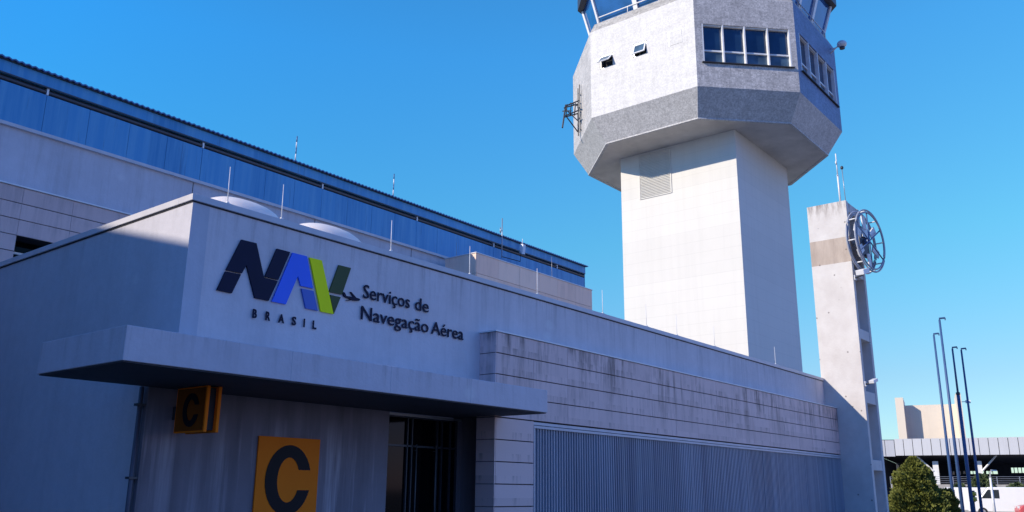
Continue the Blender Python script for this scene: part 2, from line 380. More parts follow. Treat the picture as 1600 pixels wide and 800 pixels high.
# ------------------------------------------------------------------ mesh builder
class MB:
    def __init__(s): s.v = []; s.f = []; s.mi = []
    def poly(s, pts, mi=0):
        n = len(s.v); s.v += [tuple(p) for p in pts]; s.f.append(tuple(range(n, n+len(pts)))); s.mi.append(mi)
        return s
    def box(s, x0, x1, y0, y1, z0, z1, mi=0):
        n = len(s.v)
        s.v += [(x0,y0,z0),(x1,y0,z0),(x1,y1,z0),(x0,y1,z0),(x0,y0,z1),(x1,y0,z1),(x1,y1,z1),(x0,y1,z1)]
        for q in ((0,3,2,1),(4,5,6,7),(0,1,5,4),(1,2,6,5),(2,3,7,6),(3,0,4,7)):
            s.f.append(tuple(n+i for i in q)); s.mi.append(mi)
        return s
    def loft(s, rings, cap0=True, cap1=True, mi=0, mis=None):
        """rings of equal vertex count joined in order"""
        n = len(s.v); k = len(rings[0])
        for r in rings: s.v += [tuple(p) for p in r]
        for i in range(len(rings)-1):
            for j in range(k):
                a = n+i*k+j; b = n+i*k+(j+1) % k
                s.f.append((a, b, b+k, a+k)); s.mi.append(mis[i][j] if mis else mi)
        if cap0: s.f.append(tuple(n+j for j in reversed(range(k)))); s.mi.append(mi)
        if cap1: s.f.append(tuple(n+(len(rings)-1)*k+j for j in range(k))); s.mi.append(mi)
        return s
    def obox(s, c, ax, ay, az, mi=0):
        """box from centre and three half-axis vectors"""
        c = Vector(c); ax = Vector(ax); ay = Vector(ay); az = Vector(az)
        n = len(s.v)
        for k in (-1, 1):
            for (i, j) in ((-1,-1),(1,-1),(1,1),(-1,1)):
                s.v.append(tuple(c+ax*i+ay*j+az*k))
        for q in ((0,3,2,1),(4,5,6,7),(0,1,5,4),(1,2,6,5),(2,3,7,6),(3,0,4,7)):
            s.f.append(tuple(n+i for i in q)); s.mi.append(mi)
        return s
    def tube(s, pts, r, seg=8, closed=False, r1=None):
        pts = [Vector(p) for p in pts]; n = len(pts); rings = []
        for i, p in enumerate(pts):
            if closed: d = pts[(i+1) % n]-pts[i-1]
            else: d = pts[min(i+1, n-1)]-pts[max(i-1, 0)]
            d.normalize()
            a = Vector((0, 0, 1)) if abs(d.z) < 0.9 else Vector((1, 0, 0))
            e1 = d.cross(a).normalized(); e2 = d.cross(e1).normalized()
            q = r if r1 is None else r+(r1-r)*i/(n-1)
            rings.append([p+e1*math.cos(t*2*math.pi/seg)*q+e2*math.sin(t*2*math.pi/seg)*q for t in range(seg)])
        if closed: s.loft(rings+[rings[0]], False, False)
        else: s.loft(rings)
        return s
    def prism(s, pts, y0, y1, mi=0):
        """outline in x,z extruded along y"""
        return s.loft([[(x, y0, z) for x, z in pts], [(x, y1, z) for x, z in pts]], mi=mi)
    def build(s, name, mats, parent=None, smooth=False, bevel=0):
        me = bpy.data.meshes.new(name)
        off = Vector(parent_loc(parent)) if parent else Vector((0, 0, 0))
        me.from_pydata([tuple(Vector(v)-off) for v in s.v], [], s.f)
        if not isinstance(mats, (list, tuple)): mats = [mats]
        for q in mats: me.materials.append(q)
        for p, i in zip(me.polygons, s.mi): p.material_index = i; p.use_smooth = smooth
        import bmesh
        bm = bmesh.new(); bm.from_mesh(me)
        bmesh.ops.recalc_face_normals(bm, faces=bm.faces); bm.to_mesh(me); bm.free()
        o = bpy.data.objects.new(name, me); C.objects.link(o)
        if parent: o.parent = parent
        if bevel:
            b = o.modifiers.new('bevel', 'BEVEL'); b.width = bevel; b.segments = 2; b.limit_method = 'ANGLE'
        return o

def parent_loc(p):
    v = Vector((0, 0, 0))
    while p: v += p.location; p = p.parent
    return v

def tag(o, label=None, cat=None, group=None, kind=None):
    if label: o['label'] = label
    if cat: o['category'] = cat
    if group: o['group'] = group
    if kind: o['kind'] = kind
    return o

def thing(name, loc, label, cat, group=None):
    o = bpy.data.objects.new(name, None); o.location = loc; o.empty_display_size = 0.3
    C.objects.link(o)
    return tag(o, label, cat, group)

def copy_tree(o, parent=None):
    c = o.copy(); C.objects.link(c)
    if parent: c.parent = parent
    for ch in list(o.children): copy_tree(ch, c)
    return c

def arc(cx, cz, r, a0, a1, n):
    return [(cx+r*math.cos(R(a0+(a1-a0)*i/n)), cz+r*math.sin(R(a0+(a1-a0)*i/n))) for i in range(n+1)]

# ------------------------------------------------------------------ setting
g = MB()
g.poly([(-1500, -1500, 0), (1500, -1500, 0), (1500, 1500, 0), (-1500, 1500, 0)])
tag(g.build('ground', M['asphalt']), kind='structure')
g = MB(); g.poly([(-60, -14, 0.004), (11, -14, 0.004), (11, 7.05, 0.004), (-60, 7.05, 0.004)])
tag(g.build('low_bounce_road', M['low_bounce_road']), kind='structure')  # unseen dark strip added to cut ground bounce; ends short so the right brightens
for yy in (-3.6,):
    g = MB(); x = -58
    while x < 7: g.poly([(x, yy, 0.008), (x+3, yy, 0.008), (x+3, yy+0.12, 0.008), (x, yy+0.12, 0.008)]); x += 7
    tag(g.build('added_road_marking', M['frame']), kind='structure')
g = MB(); g.box(-5, 34, 7.2, 17.9, -0.2, 0.13)
tag(g.build('pavement', M['paving']), kind='structure')
g = MB(); g.box(-5, 34, 7.05, 7.197, -0.2, 0.14)
tag(g.build('kerb', M['kerb']), kind='structure')

# ------------------------------------------------------------------ service building
B = thing('service_building', (17, 10, 0), 'long low white rendered building with flat canopy, tiled band and logo on its front', 'building')
X0, XP, YB = 5.8, 29.2, 17.4
Y1 = 10.57
w = MB()
w.box(X0, XP-0.004, 10.0, 10.25, 3.0, 5.22)                      # upper front wall
w.box(12.9, XP-0.004, 10.05, Y1+0.2, 0.1, 3.0)
w.build('front_wall', M['wall'], B)
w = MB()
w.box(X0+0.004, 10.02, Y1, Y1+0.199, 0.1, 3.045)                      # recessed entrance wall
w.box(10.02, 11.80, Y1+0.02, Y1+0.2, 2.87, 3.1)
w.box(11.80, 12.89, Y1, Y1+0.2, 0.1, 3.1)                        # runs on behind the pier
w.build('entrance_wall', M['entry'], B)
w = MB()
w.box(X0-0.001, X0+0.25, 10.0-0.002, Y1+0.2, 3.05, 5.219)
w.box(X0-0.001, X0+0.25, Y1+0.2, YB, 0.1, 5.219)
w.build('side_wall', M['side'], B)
MB().box(X0+0.25, XP-0.004, 10.25, YB, 4.85, 5.0).build('roof', M['rooffelt'], B)
# coping: sheet on top, dark drip joint below
cp = MB()
cp.box(X0-0.035, XP-0.004, 9.965, 10.30, 5.235, 5.325)
cp.box(X0-0.035, X0+0.30, 10.30, YB, 5.235, 5.325)
cp.build('coping', M['cap'], B, bevel=0.006)
cp = MB()
cp.box(X0-0.012, XP-0.004, 9.988, 10.28, 5.217, 5.237)
cp.box(X0-0.012, X0+0.28, 10.28, YB, 5.217, 5.237)
cp.build('drip_joint', M['dark'], B)
# entrance canopy
cn = MB(); cn.box(4.43, 11.79, 8.65, 10.60, 2.86, 3.23)
CN = cn.build('canopy', M['canopy'], B, bevel=0.008)
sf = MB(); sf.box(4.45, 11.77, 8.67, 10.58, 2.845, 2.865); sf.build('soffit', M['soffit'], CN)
for x in (6.55, 8.2, 9.85): MB().box(x-0.004, x+0.004, 8.6475, 8.66, 2.862, 3.225).build('seam', M['cap'], CN)
# tile-clad band and pier
def panels(xs, zs, y0, y1, gap=0.009, skip=None):
    q = MB()
    for i in range(len(xs)-1):
        for j in range(len(zs)-1):
            if skip and skip(xs[i], zs[j]): continue
            d = random.uniform(-0.002, 0.002)
            q.box(xs[i]+0.0025, xs[i+1]-0.0025, y0+d, y1, zs[j]+gap, zs[j+1]-gap)
    return q
xs = [11.63, 12.70] + [12.70+1.08*i for i in range(1, 15)] + [28.95]
xs = [x for x in xs if x < 28.9] + [XP-0.006]
zs = [4.31-0.37*i for i in range(5)][::-1]
cl = panels(xs, zs, 9.63, 9.70)
zl = [0.12] + [0.28 + 0.365*i for i in range(0, 7)] + [2.83]
zl = [0.13, 0.60, 0.97, 1.34, 1.71, 2.08, 2.45, 2.825]
q = panels([11.63, 12.70], zl, 9.63, 9.70)
cl.v and None
n0 = len(cl.v); cl.v += q.v; cl.f += [tuple(i+n0 for i in f) for f in q.f]; cl.mi += q.mi
for z0, z1 in list(zip(zl, zl[1:]))+list(zip(zs, zs[1:])):         # returns on the left end
    cl.box(11.60, 11.627, 9.632, 10.045, z0+0.006, z1-0.006)
cl.build('tile_cladding', M['clad'], B)
bk = MB(); bk.box(11.612, XP-0.006, 9.665, 10.045, 2.84, 4.295)
bk.box(11.612, 12.69, 9.665, 10.045, 0.12, 2.84); bk.build('cladding_joint', M['dark'], B)
tc = MB(); tc.box(11.58, XP-0.006, 9.61, 10.0, 4.312, 4.335); tc.build('cladding_coping', M['white_metal'], B)
# ribbed metal wall
cr = MB(); prof = []
x = 12.72; p = 0.085
while x < XP-0.03:
    prof += [(x, 9.685), (x+0.030, 9.685), (x+0.040, 9.652), (x+0.072, 9.652)]
    x += p
for (a, b) in zip(prof, prof[1:]):
    k_ = int((a[0]-12.72)/1.02)
    a = (a[0], a[1]+0.006*math.sin(k_*2.3)); b = (b[0], b[1]+0.006*math.sin(int((b[0]-12.72)/1.02)*2.3))
    cr.poly([(a[0], a[1], 0.12), (b[0], b[1], 0.12), (b[0], b[1], 2.70), (a[0], a[1], 2.70)])
cr.build('ribbed_panel', M['corr'], B)
tr = MB(); tr.box(12.70, XP-0.006, 9.622, 9.70, 2.70, 2.745); tr.box(12.702, 12.722, 9.622, 9.70, 0.12, 2.70)
tr.box(12.70, XP-0.006, 9.645, 9.70, 2.76, 2.81)
tr.build('panel_trim', M['cap'], B)
# blocked-up wall behind the ribs so that nothing shows through
MB().box(12.705, XP-0.007, 9.70, 10.04, 0.12, 2.835).build('panel_backing', M['dark'], B)
# glazed entrance
dr = MB()
dr.box(10.02, 11.80, Y1+0.14, Y1+0.15, 0.13, 2.80)
D = dr.build('entrance_door', M['doorglass'], B)
fr = MB()
for x in (10.02, 10.55, 10.66, 11.28, 11.40, 11.62, 11.78): fr.box(x, x+0.022, Y1+0.10, Y1+0.145, 0.13, 2.80)
fr.box(10.02, 11.80, Y1+0.10, Y1+0.145, 2.78, 2.80); fr.box(10.02, 11.80, Y1+0.10, Y1+0.145, 2.3, 2.33)
fr.build('door_frame', M['dark_metal'], D)
for x in (10.74, 11.22):
    h = MB(); h.tube([(x, Y1+0.06, 0.9), (x, Y1+0.06, 2.35)], 0.011, 8)
    h.tube([(x, Y1+0.06, 1.0), (x, Y1+0.14, 1.0)], 0.008, 6); h.tube([(x, Y1+0.06, 2.25), (x, Y1+0.14, 2.25)], 0.008, 6)
    h.build('door_handle', M['handle'], D, True)
MB().box(10.02, 11.80, Y1-0.0, Y1+0.03, 2.800, 2.83).build('door_lintel', M['grey_metal'], B)
# skylights stand on the roof
def skylight(cx, cy, rx, ry, z, h, label):
    t = thing('roof_skylight', (cx, cy, 5.0), label, 'skylight', 'domed skylights on the roof')
    k = MB(); k.box(cx-rx-0.05, cx+rx+0.05, cy-ry-0.05, cy+ry+0.05, 4.99, z); k.build('curb', M['cap'], t)
    d = MB(); rings = []
    for i in range(0, 9):
        a = R(90*i/8.6)
        c, s_ = math.cos(a)**0.8, math.sin(a)
        rings.append([(cx+rx*c*math.copysign(abs(math.cos(b))**0.75, math.cos(b)), cy+ry*c*math.copysign(abs(math.sin(b))**0.75, math.sin(b)), z+h*s_) for b in [2*math.pi*j/32 for j in range(32)]])
    d.loft(rings); d.build('dome', M['dome'], t, True)
skylight(7.22, 11.35, 0.80, 0.85, 5.27, 0.60, 'white domed skylight at the corner of the roof, directly above the big logo')
skylight(8.88, 11.35, 0.82, 0.85, 5.27, 0.60, 'white domed skylight on the roof further along, above the white wall lettering')
# rainwater pipe on the corner below the canopy
rp = MB(); rp.tube([(5.745, 10.63, 0.1), (5.745, 10.63, 2.84)], 0.03, 10)
t = thing('rainwater_pipe', (5.745, 10.63, 0.1), 'slim dark rainwater pipe down the building corner under the canopy end', 'pipe')
rp.build('pipe', M['pipe'], t, True)
for z in (0.8, 1.7, 2.6): MB().box(5.69, 5.8, 10.58, 10.68, z, z+0.03).build('clip', M['dark_metal'], t)

# ------------------------------------------------------------------ wall lettering and logo
YF = 9.972
def letter(name, outlines, parent, y=YF, back=9.998):
    par = None
    for i, (pts, mt) in enumerate(outlines):
        q = MB(); q.prism(pts, y, back)
        if par is None: par = q.build(name, M[mt], parent)
        else: q.build('stroke', M[mt], par)
    return par
LG = thing('logo_sign', (7.4, 10.0, 4.1), 'large slanted three-letter logo in navy, blue and green on the shaded white wall', 'logo')
letter('navy_letter', [
    ([(6.366,4.408),(6.558,4.875),(6.798,4.879),(6.969,4.42),(7.20,4.42),(7.075,4.113),(6.849,4.113),(6.672,4.541),(6.611,4.412)], 'navy'),
    ([(6.26,4.114),(6.360,4.388),(6.600,4.396),(6.487,4.114)], 'navy'),
    ([(6.98,4.438),(7.141,4.878),(7.371,4.878),(7.207,4.438)], 'navy')], LG)
letter('blue_letter', [
    ([(7.128,4.113),(7.412,4.878),(7.671,4.880),(7.822,4.428),(7.600,4.424),(7.536,4.560),(7.365,4.113)], 'logoblue'),
    ([(7.613,4.388),(7.833,4.392),(7.935,4.114),(7.716,4.113)], 'logoblue2')], LG)
letter('green_letter', [
    ([(7.72,4.874),(7.945,4.877),(8.228,4.113),(7.989,4.113)], 'lime'),
    ([(8.275,4.875),(8.513,4.877),(8.368,4.437),(8.122,4.431)], 'olive'),
    ([(8.137,4.390),(8.345,4.390),(8.236,4.117)], 'olive')], LG)
pl = MB()
pl.prism([(8.43,4.405),(8.50,4.400),(8.60,4.383),(8.70,4.396),(8.735,4.415),(8.72,4.432),(8.62,4.437),(8.50,4.432),(8.455,4.428),(8.42,4.475),(8.385,4.478),(8.40,4.425)], YF, 9.998)
pl.prism([(8.66,4.434),(8.60,4.437),(8.525,4.505),(8.555,4.507)], YF+0.004, 9.996)
pl.prism([(8.62,4.40),(8.56,4.394),(8.455,4.362),(8.475,4.358)], YF+0.004, 9.996)
pl.build('aeroplane_emblem', M['navy'], LG)

def text_line(name, txt, x0, x1, zb, caph, parent, mt, y=YF, space=1.0, bold=0.0, depth=0.012):
    cu = bpy.data.curves.new(name, 'FONT'); cu.body = txt; cu.size = 1.0; cu.extrude = 0.02
    cu.space_character = space; cu.offset = bold; cu.resolution_u = 3
    o = bpy.data.objects.new(name, cu); C.objects.link(o)
    dg = bpy.context.evaluated_depsgraph_get(); dg.update()
    me = bpy.data.meshes.new_from_object(o.evaluated_get(dg))
    C.objects.unlink(o); bpy.data.objects.remove(o)
    vx = [v.co.x for v in me.vertices]; a, b = min(vx), max(vx)
    sx = (x1-x0)/(b-a); sz = caph/0.729
    off = parent_loc(parent)
    for v in me.vertices:
        X = x0+(v.co.x-a)*sx; Z = zb+v.co.y*sz; Yy = y+0.5*depth-v.co.z/0.02*0.5*depth
        v.co = Vector((X, Yy, Z))-off
    me.materials.clear(); me.materials.append(mt)
    q = bpy.data.objects.new(name, me); C.objects.link(q); q.parent = parent
    return q
t = thing('wall_lettering', (7.4, 10, 3.8), 'widely spaced navy capitals reading BRASIL under the big logo', 'lettering')
xb = [6.84, 6.895, 7.07, 7.285, 7.50, 7.70, 7.85]
for ch, a, b in (('B', 6.840, 6.905), ('R', 7.050, 7.125), ('A', 7.262, 7.360), ('S', 7.492, 7.565), ('I', 7.700, 7.720), ('L', 7.862, 7.930)):
    text_line('letter', ch, a, b, 3.842, 0.122, t, M['navy'], bold=0.028)
t = thing('wall_lettering', (9.3, 10, 4.46), 'upper line of navy lettering right of the logo reading Serviços de', 'lettering')
text_line('word', 'Serviços', 8.79, 9.80, 4.462, 0.225, t, M['navy'], bold=0.004)
text_line('word', 'de', 9.925, 10.245, 4.462, 0.222, t, M['navy'], bold=0.004)
t = thing('wall_lettering', (9.9, 10, 4.12), 'lower line of navy lettering right of the logo reading Navegação Aérea', 'lettering')
text_line('word', 'Navegação', 8.77, 10.255, 4.122, 0.222, t, M['navy'], bold=0.004)
text_line('word', 'Aérea', 10.325, 11.13, 4.122, 0.222, t, M['navy'], bold=0.004)

def big_c(cx, cz, w, h, th):
    """heavy grotesque C whose two terminals are cut back level"""
    n = 30; cut = 0.145*h
    ao = math.degrees(math.asin(cut/(h/2))); ai = math.degrees(math.asin(cut/(h/2-th*0.86)))
    out = [(cx+w/2*math.cos(R(a)), cz+h/2*math.sin(R(a))) for a in [ao+(360-2*ao)*i/n for i in range(n+1)]]
    inn = [(cx+(w/2-th)*math.cos(R(a)), cz+(h/2-th*0.86)*math.sin(R(a))) for a in [ai+(360-2*ai)*i/n for i in range(n+1)]]
    return out, inn
def c_mesh(cx, cz, w, h, th, y0, y1, swap=None):
    out, inn = big_c(cx, cz, w, h, th)
    q = MB()
    for i in range(len(out)-1):
        P = [out[i], out[i+1], inn[i+1], inn[i]]
        if swap is None: q.loft([[(a, y0, b) for a, b in P], [(a, y1, b) for a, b in P]])
        else: q.loft([[(y0, swap-a, b) for a, b in P], [(y1, swap-a, b) for a, b in P]])
    return q
t = thing('wall_sign', (8.05, Y1, 1.75), 'flat square orange sign with a big black letter C beside the entrance door', 'sign', 'orange gate signs with a letter C')
q = MB(); q.box(7.51, 8.60, Y1-0.03, Y1-0.002, 1.15, 2.32); q.build('panel', M['orange'], t, bevel=0.004)
c_mesh(8.06, 1.725, 0.80, 0.98, 0.205, Y1-0.036, Y1-0.0305).build('letter', M['black'], t)
# blade sign hung under the canopy
t = thing('blade_sign', (6.22, 10.0, 2.26), 'double-faced orange blade sign with a black C hanging under the canopy beside the corner', 'sign', 'orange gate signs with a letter C')
for xx in (6.12, 6.285):
    q = MB(); q.box(xx, xx+0.045, 9.74, 10.42, 2.27, 2.84); pn = q.build('panel', M['orange'], t, bevel=0.006)
    fx = xx-0.003 if xx < 6.2 else xx+0.0455
    q = MB(); q.box(fx, fx+0.0025, 9.765, 10.40, 2.29, 2.82); q.build('shaded_sign_face', M['shaded_sign_face'], pn)
MB().box(6.166, 6.284, 9.80, 10.40, 2.30, 2.82).build('core', M['dark'], t)
c_mesh(0, 2.55, 0.36, 0.42, 0.09, 6.1105, 6.1165, swap=10.06).build('letter', M['black'], t)
c_mesh(0, 2.55, 0.36, 0.42, 0.09, 6.3335, 6.3395, swap=10.06).build('letter', M['black'], t)
MB().box(6.17, 6.28, 10.421, Y1, 2.45, 2.62).build('bracket', M['dark_metal'], t)

# ------------------------------------------------------------------ lightning rods and cable on the parapet
def rod(x, y, z, h, label, seg=False, grp='lightning rods along the white parapet', base=0.035, r=0.008):
    t = thing('lightning_rod', (x, y, z), label, 'lightning rod', grp)
    q = MB(); q.tube([(x, y, z), (x-0.01, y, z+h)], r, 8, r1=r*0.6); q.build('rod', M['white_metal'] if not seg else M['grey_metal'], t, True)
    q = MB(); q.box(x-base*1.6, x+base*1.6, y-base, y+base, z-0.002, z+0.018); q.tube([(x, y, z+0.01), (x, y, z+0.07)], base*0.7, 8)
    q.build('base', M['white_metal'], t)
    return t
parl = ['above the left half of the logo, first from the roof corner', 'above the middle of the logo, between the two domes',
        'above the word Serviços, third from the roof corner', 'in front of the peach clad roof box corner',
        'in front of the middle of the peach roof box', 'just left of the tower shaft against the sky',
        'in front of the left side of the sunlit shaft', 'in front of the middle of the sunlit shaft',
        'in front of the right side of the sunlit shaft', 'in front of the shaded shaft face, nearest the pillar']
for x, l in zip((6.38, 7.28, 9.46, 11.42, 13.46, 15.85, 17.75, 19.25, 21.35, 25.49), parl):
    rod(x, 10.12, 5.327, 0.58, 'thin white rod '+l)
q = MB(); pts = []
for a, b in ((5.9, 6.38), (6.38, 7.28), (7.28, 9.46), (9.46, 11.42), (11.42, 13.46), (13.46, 15.85), (15.85, 17.75), (17.75, 19.25), (19.25, 21.35), (21.35, 25.49), (25.49, 29.0)):
    for i in range(6):
        u = i/6; pts.append((a+(b-a)*u, 10.10, 5.345+0.02*(1-abs(2*u-1))**0.5*0-0.0+0.03*(1-4*u*(1-u))))
q.tube(pts, 0.006, 5)
tag(q.build('conductor_cable', M['grey_metal'], None, True), 'thin grey conductor cable running along the top of the white parapet', 'cable')

# ------------------------------------------------------------------ hangar behind
XR = 26.94
H = thing('hangar', (10, 18, 0), 'long hangar behind with weathered blue metal band under a corrugated roof edge', 'building')
XL = -14
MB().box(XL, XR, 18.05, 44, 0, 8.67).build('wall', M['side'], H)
q = MB(); q.box(XL, XR, 18.10, 44, 8.67, 9.93); q.build('upper_wall', M['dark'], H)
q = MB(); x = XL
jx = 6.89-3.65*6
for i in range(12):
    a, b = max(XL, jx+3.65*i), min(XR, jx+3.65*(i+1))
    if b <= a: continue
    k = 4
    for j in range(k):
        q.box(a+(b-a)*j/k+0.004, a+(b-a)*(j+1)/k-0.004, 18.0+random.uniform(0, 0.006), 18.12, 8.675, 9.50)
q.build('blue_band', M['blue'], H)
MB().box(XL, XR+0.02, 17.97, 18.3, 9.66, 9.93).build('eaves_fascia', M['blue'], H)
MB().box(XL, XR, 17.955, 17.969, 9.64, 9.67).build('fascia_lip', M['dark_metal'], H)
MB().box(XL, XR, 17.975, 18.1, 8.60, 8.668).build('ledge_strip', M['cap'], H)
# end wall sheet
MB().box(XR, XR+0.03, 18.0, 44, 8.0, 9.93).build('gable_sheet', M['blue'], H)
q = MB()                                         # corrugated roof edge
x = XL; prof = []
while x < XR+0.1:
    for k in range(4):
        prof.append((x+0.0325*k, 0.014*math.cos(math.pi*k/2)))
    x += 0.13
top, bot = [], []
for (a, b) in zip(prof, prof[1:]):
    y0, y1 = 17.88, 31.0
    q.poly([(a[0], y0, 9.975+a[1]), (b[0], y0, 9.975+b[1]), (b[0], y1, 10.9+b[1]), (a[0], y1, 10.9+a[1])])
    q.poly([(a[0], y0, 9.945+a[1]), (b[0], y0, 9.945+b[1]), (b[0], y0, 9.975+b[1]), (a[0], y0, 9.975+a[1])])
    q.poly([(a[0], y0, 9.945+a[1]), (a[0], y1, 10.87+a[1]), (b[0], y1, 10.87+b[1]), (b[0], y0, 9.945+b[1])])
q.build('corrugated_roof', M['blue_metal'], H)
MB().box(XL, XR, 17.93, 18.3, 9.925, 9.944).build('eaves_board', M['dark_metal'], H)
for i in range(12):                              # brackets across the gutter gap
    xx = jx+3.65*i
    if XL < xx < XR: MB().box(xx-0.02, xx+0.02, 17.985, 18.1, 9.50, 9.67).build('gutter_bracket', M['white_metal'], H)
q = MB(); q.tube([(XL, 18.04, 9.57), (XR, 18.04, 9.57)], 0.05, 8); q.build('gutter', M['dark_metal'], H, True)
for xx in (10.42, 14.05, 17.7): MB().box(xx-0.006, xx+0.006, 18.043, 18.06, 7.3, 8.6).build('wall_joint', M['dark'], H)
# tiled lower storey with a window
zt = [7.24-0.32*i for i in range(9)][::-1]
xt = [6.56+0.97*i for i in range(-14, 9)]
W0, W1, WZ0, WZ1 = 6.56, 8.50, 5.32, 6.28
q = panels(xt, zt, 17.5, 17.56, 0.008, skip=lambda x, z: W0-0.01 < x < W1-0.01 and z < WZ1-0.05 and z > WZ0-0.1)
q.build('lower_cladding', M['clad2'], H)
q = MB(); q.box(xt[0], W0, 17.53, 18.049, 0, 7.23); q.box(W1, xt[-1], 17.53, 18.049, 0, 7.23); q.box(W0, W1, 17.53, 18.049, WZ1, 7.23); q.box(W0, W1, 17.53, 18.049, 0, WZ0)
q.build('cladding_joint', M['dark'], H)
MB().box(xt[0], xt[-1]+0.02, 17.47, 18.048, 7.242, 7.27).build('cladding_coping', M['white_metal'], H)
q = MB(); q.box(W0, W1, 17.95, 17.97, WZ0, WZ1); WN = q.build('window', M['doorglass'], H)
q = MB()
q.box(W0, W1, 17.86, 17.95, 6.0, 6.04); q.box(W0, W1, 17.86, 17.95, 5.66, 5.70); q.box(7.5, 7.54, 17.86, 17.95, WZ0, WZ1)
q.build('frame', M['white_metal'], WN)

# peach clad box on the roof
P = thing('roof_plant_box', (21.8, 17, 5), 'peach tile-clad box rising behind the parapet in front of the blue hangar band', 'roof box')
q = panels([18.75+1.03*i for i in range(7)], [7.2-0.61*i for i in range(3, -1, -1)]+[7.81, 8.42], 16.35, 16.41, 0.006)
zz = [7.2-0.61*i for i in range(3, -1, -1)]+[7.81, 8.42]
for j in range(len(zz)-1): q.box(18.72, 18.745, 16.355, 17.6, zz[j]+0.006, zz[j+1]-0.006)
q.build('cladding', M['peach'], P)
q = MB(); q.box(18.735, 24.92, 16.38, 17.6, 5.0, 8.40); q.build('core', M['kerb'], P)
MB().box(18.70, 24.95, 16.33, 17.62, 8.421, 8.445).build('coping', M['white_metal'], P)
rod(18.90, 17.3, 8.447, 0.5, 'thin rod standing on the left corner of the peach roof box', True, 'rods on the peach roof box')
rod(22.75, 16.5, 8.447, 0.75, 'thin rod standing mid-way along the peach roof box', True, 'rods on the peach roof box')

# rods and aerials on the hangar eaves
for x, l in ((13.38, 'left one of two striped rods on the hangar eaves against the sky'), (17.0, 'right one of two striped rods on the hangar eaves against the sky')):
    t = thing('roof_rod', (x, 18.2, 10.0), l, 'rod', 'striped rods on the hangar eaves')
    for k in range(5):
        q = MB(); q.tube([(x, 18.2, 9.97+0.17*k), (x, 18.2, 9.97+0.17*(k+1)-0.002)], 0.016, 6)
        q.build('segment', M['white_metal'] if k % 2 else M['blue_metal'], t, True)
t = thing('roof_aerial', (21.75, 17.9, 9.2), 'small whip aerial with a floodlight arm fixed to the hangar eaves above the peach box', 'aerial')
q = MB(); q.tube([(21.75, 17.85, 9.15), (21.75, 17.85, 10.55)], 0.016, 6); q.tube([(21.62, 17.85, 10.05), (21.75, 17.85, 10.12)], 0.012, 5)
q.tube([(21.66, 17.85, 10.0), (21.66, 17.85, 10.2)], 0.02, 5); q.build('mast', M['grey_metal'], t, True)
q = MB(); q.tube([(21.75, 17.85, 9.2), (22.62, 17.75, 9.2), (22.66, 17.75, 9.55)], 0.014, 6); q.build('arm', M['dark_metal'], t, True)
q = MB(); q.obox((22.72, 17.72, 9.66), (0.05, -0.02, 0), (0.0, 0.06, 0.03), (0.02, 0, 0.17)); q.tube([(22.70, 17.72, 9.8), (22.70, 17.72, 10.02)], 0.012, 5); q.build('lamp_head', M['white_metal'], t)

# unseen wing added left of frame, sloping parapet shaped to shade the side wall
NB = thing('shadow_casting_wing', (-10, 20, 0), 'unseen plain wing added left of the low building to shade its side wall', 'building')
ya, yb = 8.5, 40.0
za, zb2 = 12.02+0.274*(ya-16.37), 12.02+0.274*(yb-16.37)
q = MB(); q.loft([[(-6, ya, 0), (-6, yb, 0), (-6, yb, zb2), (-6, ya, za)], [(-13.9, ya, 0), (-13.9, yb, 0), (-13.9, yb, zb2), (-13.9, ya, za)]])
q.build('wall', M['farwhite'], NB)  # wall of the added unseen wing
for yy in range(10, 38, 4):
    q = MB(); q.box(-5.995, -5.95, yy, yy+2, 2.2, 3.8); wnd = q.build('window', M['glass'], NB)
    q = MB(); q.box(-5.99, -5.93, yy-0.06, yy, 2.14, 3.86); q.box(-5.99, -5.93, yy+2, yy+2.06, 2.14, 3.86); q.box(-5.99, -5.93, yy, yy+2, 3.8, 3.86); q.box(-5.99, -5.93, yy, yy+2, 2.14, 2.2)
    q.build('frame', M['frame'], wnd)

# ------------------------------------------------------------------ control tower
CX, CY = 43.72, 20.77
def octa(h, ch, z, hy=None):
    hy = hy or h
    return [(CX-h, CY-hy+ch, z), (CX-h+ch, CY-hy, z), (CX+h-ch, CY-hy, z), (CX+h, CY-hy+ch, z),
            (CX+h, CY+hy-ch, z), (CX+h-ch, CY+hy, z), (CX-h+ch, CY+hy, z), (CX-h, CY+hy-ch, z)]
T = thing('control_tower', (CX, CY, 0), 'tall white airport control tower with a flared octagonal grey and white cabin', 'tower')
HB, CB = 6.22, 3.48       # bottom of cabin
HW, CW = 6.97, 3.80       # walls
ZS, ZC, ZW = 19.93, 21.27, 26.45
q = MB(); q.box(40.0, 47.1, 17.2, 24.15, 0, ZS+0.05); q.build('shaft', M['shaft'], T)
q = MB()   # soffit + bevelled skirt
q.poly(list(reversed(octa(HB, CB, ZS))))
q.build('cabin_soffit', M['underside'], T)
q = MB(); q.loft([octa(HB, CB, ZS), octa(HW, CW, ZC)], False, False); q.build('cabin_skirt', M['greydark'], T)
# thin concrete edge line round the soffit
q = MB(); q.loft([octa(HB+0.012, CB, ZS-0.05), octa(HB+0.03, CB, ZS+0.03)], True, False)
q.loft([octa(HB-0.10, CB-0.04, ZS-0.052), octa(HB-0.10, CB-0.04, ZS-0.004)], False, False)
q = MB()
ro, ri = octa(HB+0.012, CB, ZS-0.045), octa(HB-0.13, CB-0.05, ZS-0.045)
for i in range(8):
    j = (i+1) % 8
    q.poly([ro[i], ro[j], ri[j], ri[i]])
    q.poly([ro[i], ro[j], (ro[j][0], ro[j][1], ZS+0.03), (ro[i][0], ro[i][1], ZS+0.03)])
    q.poly([ri[i], ri[j], (ri[j][0], ri[j][1], ZS), (ri[i][0], ri[i][1], ZS)])
q.build('soffit_rim', M['greydark'], T)

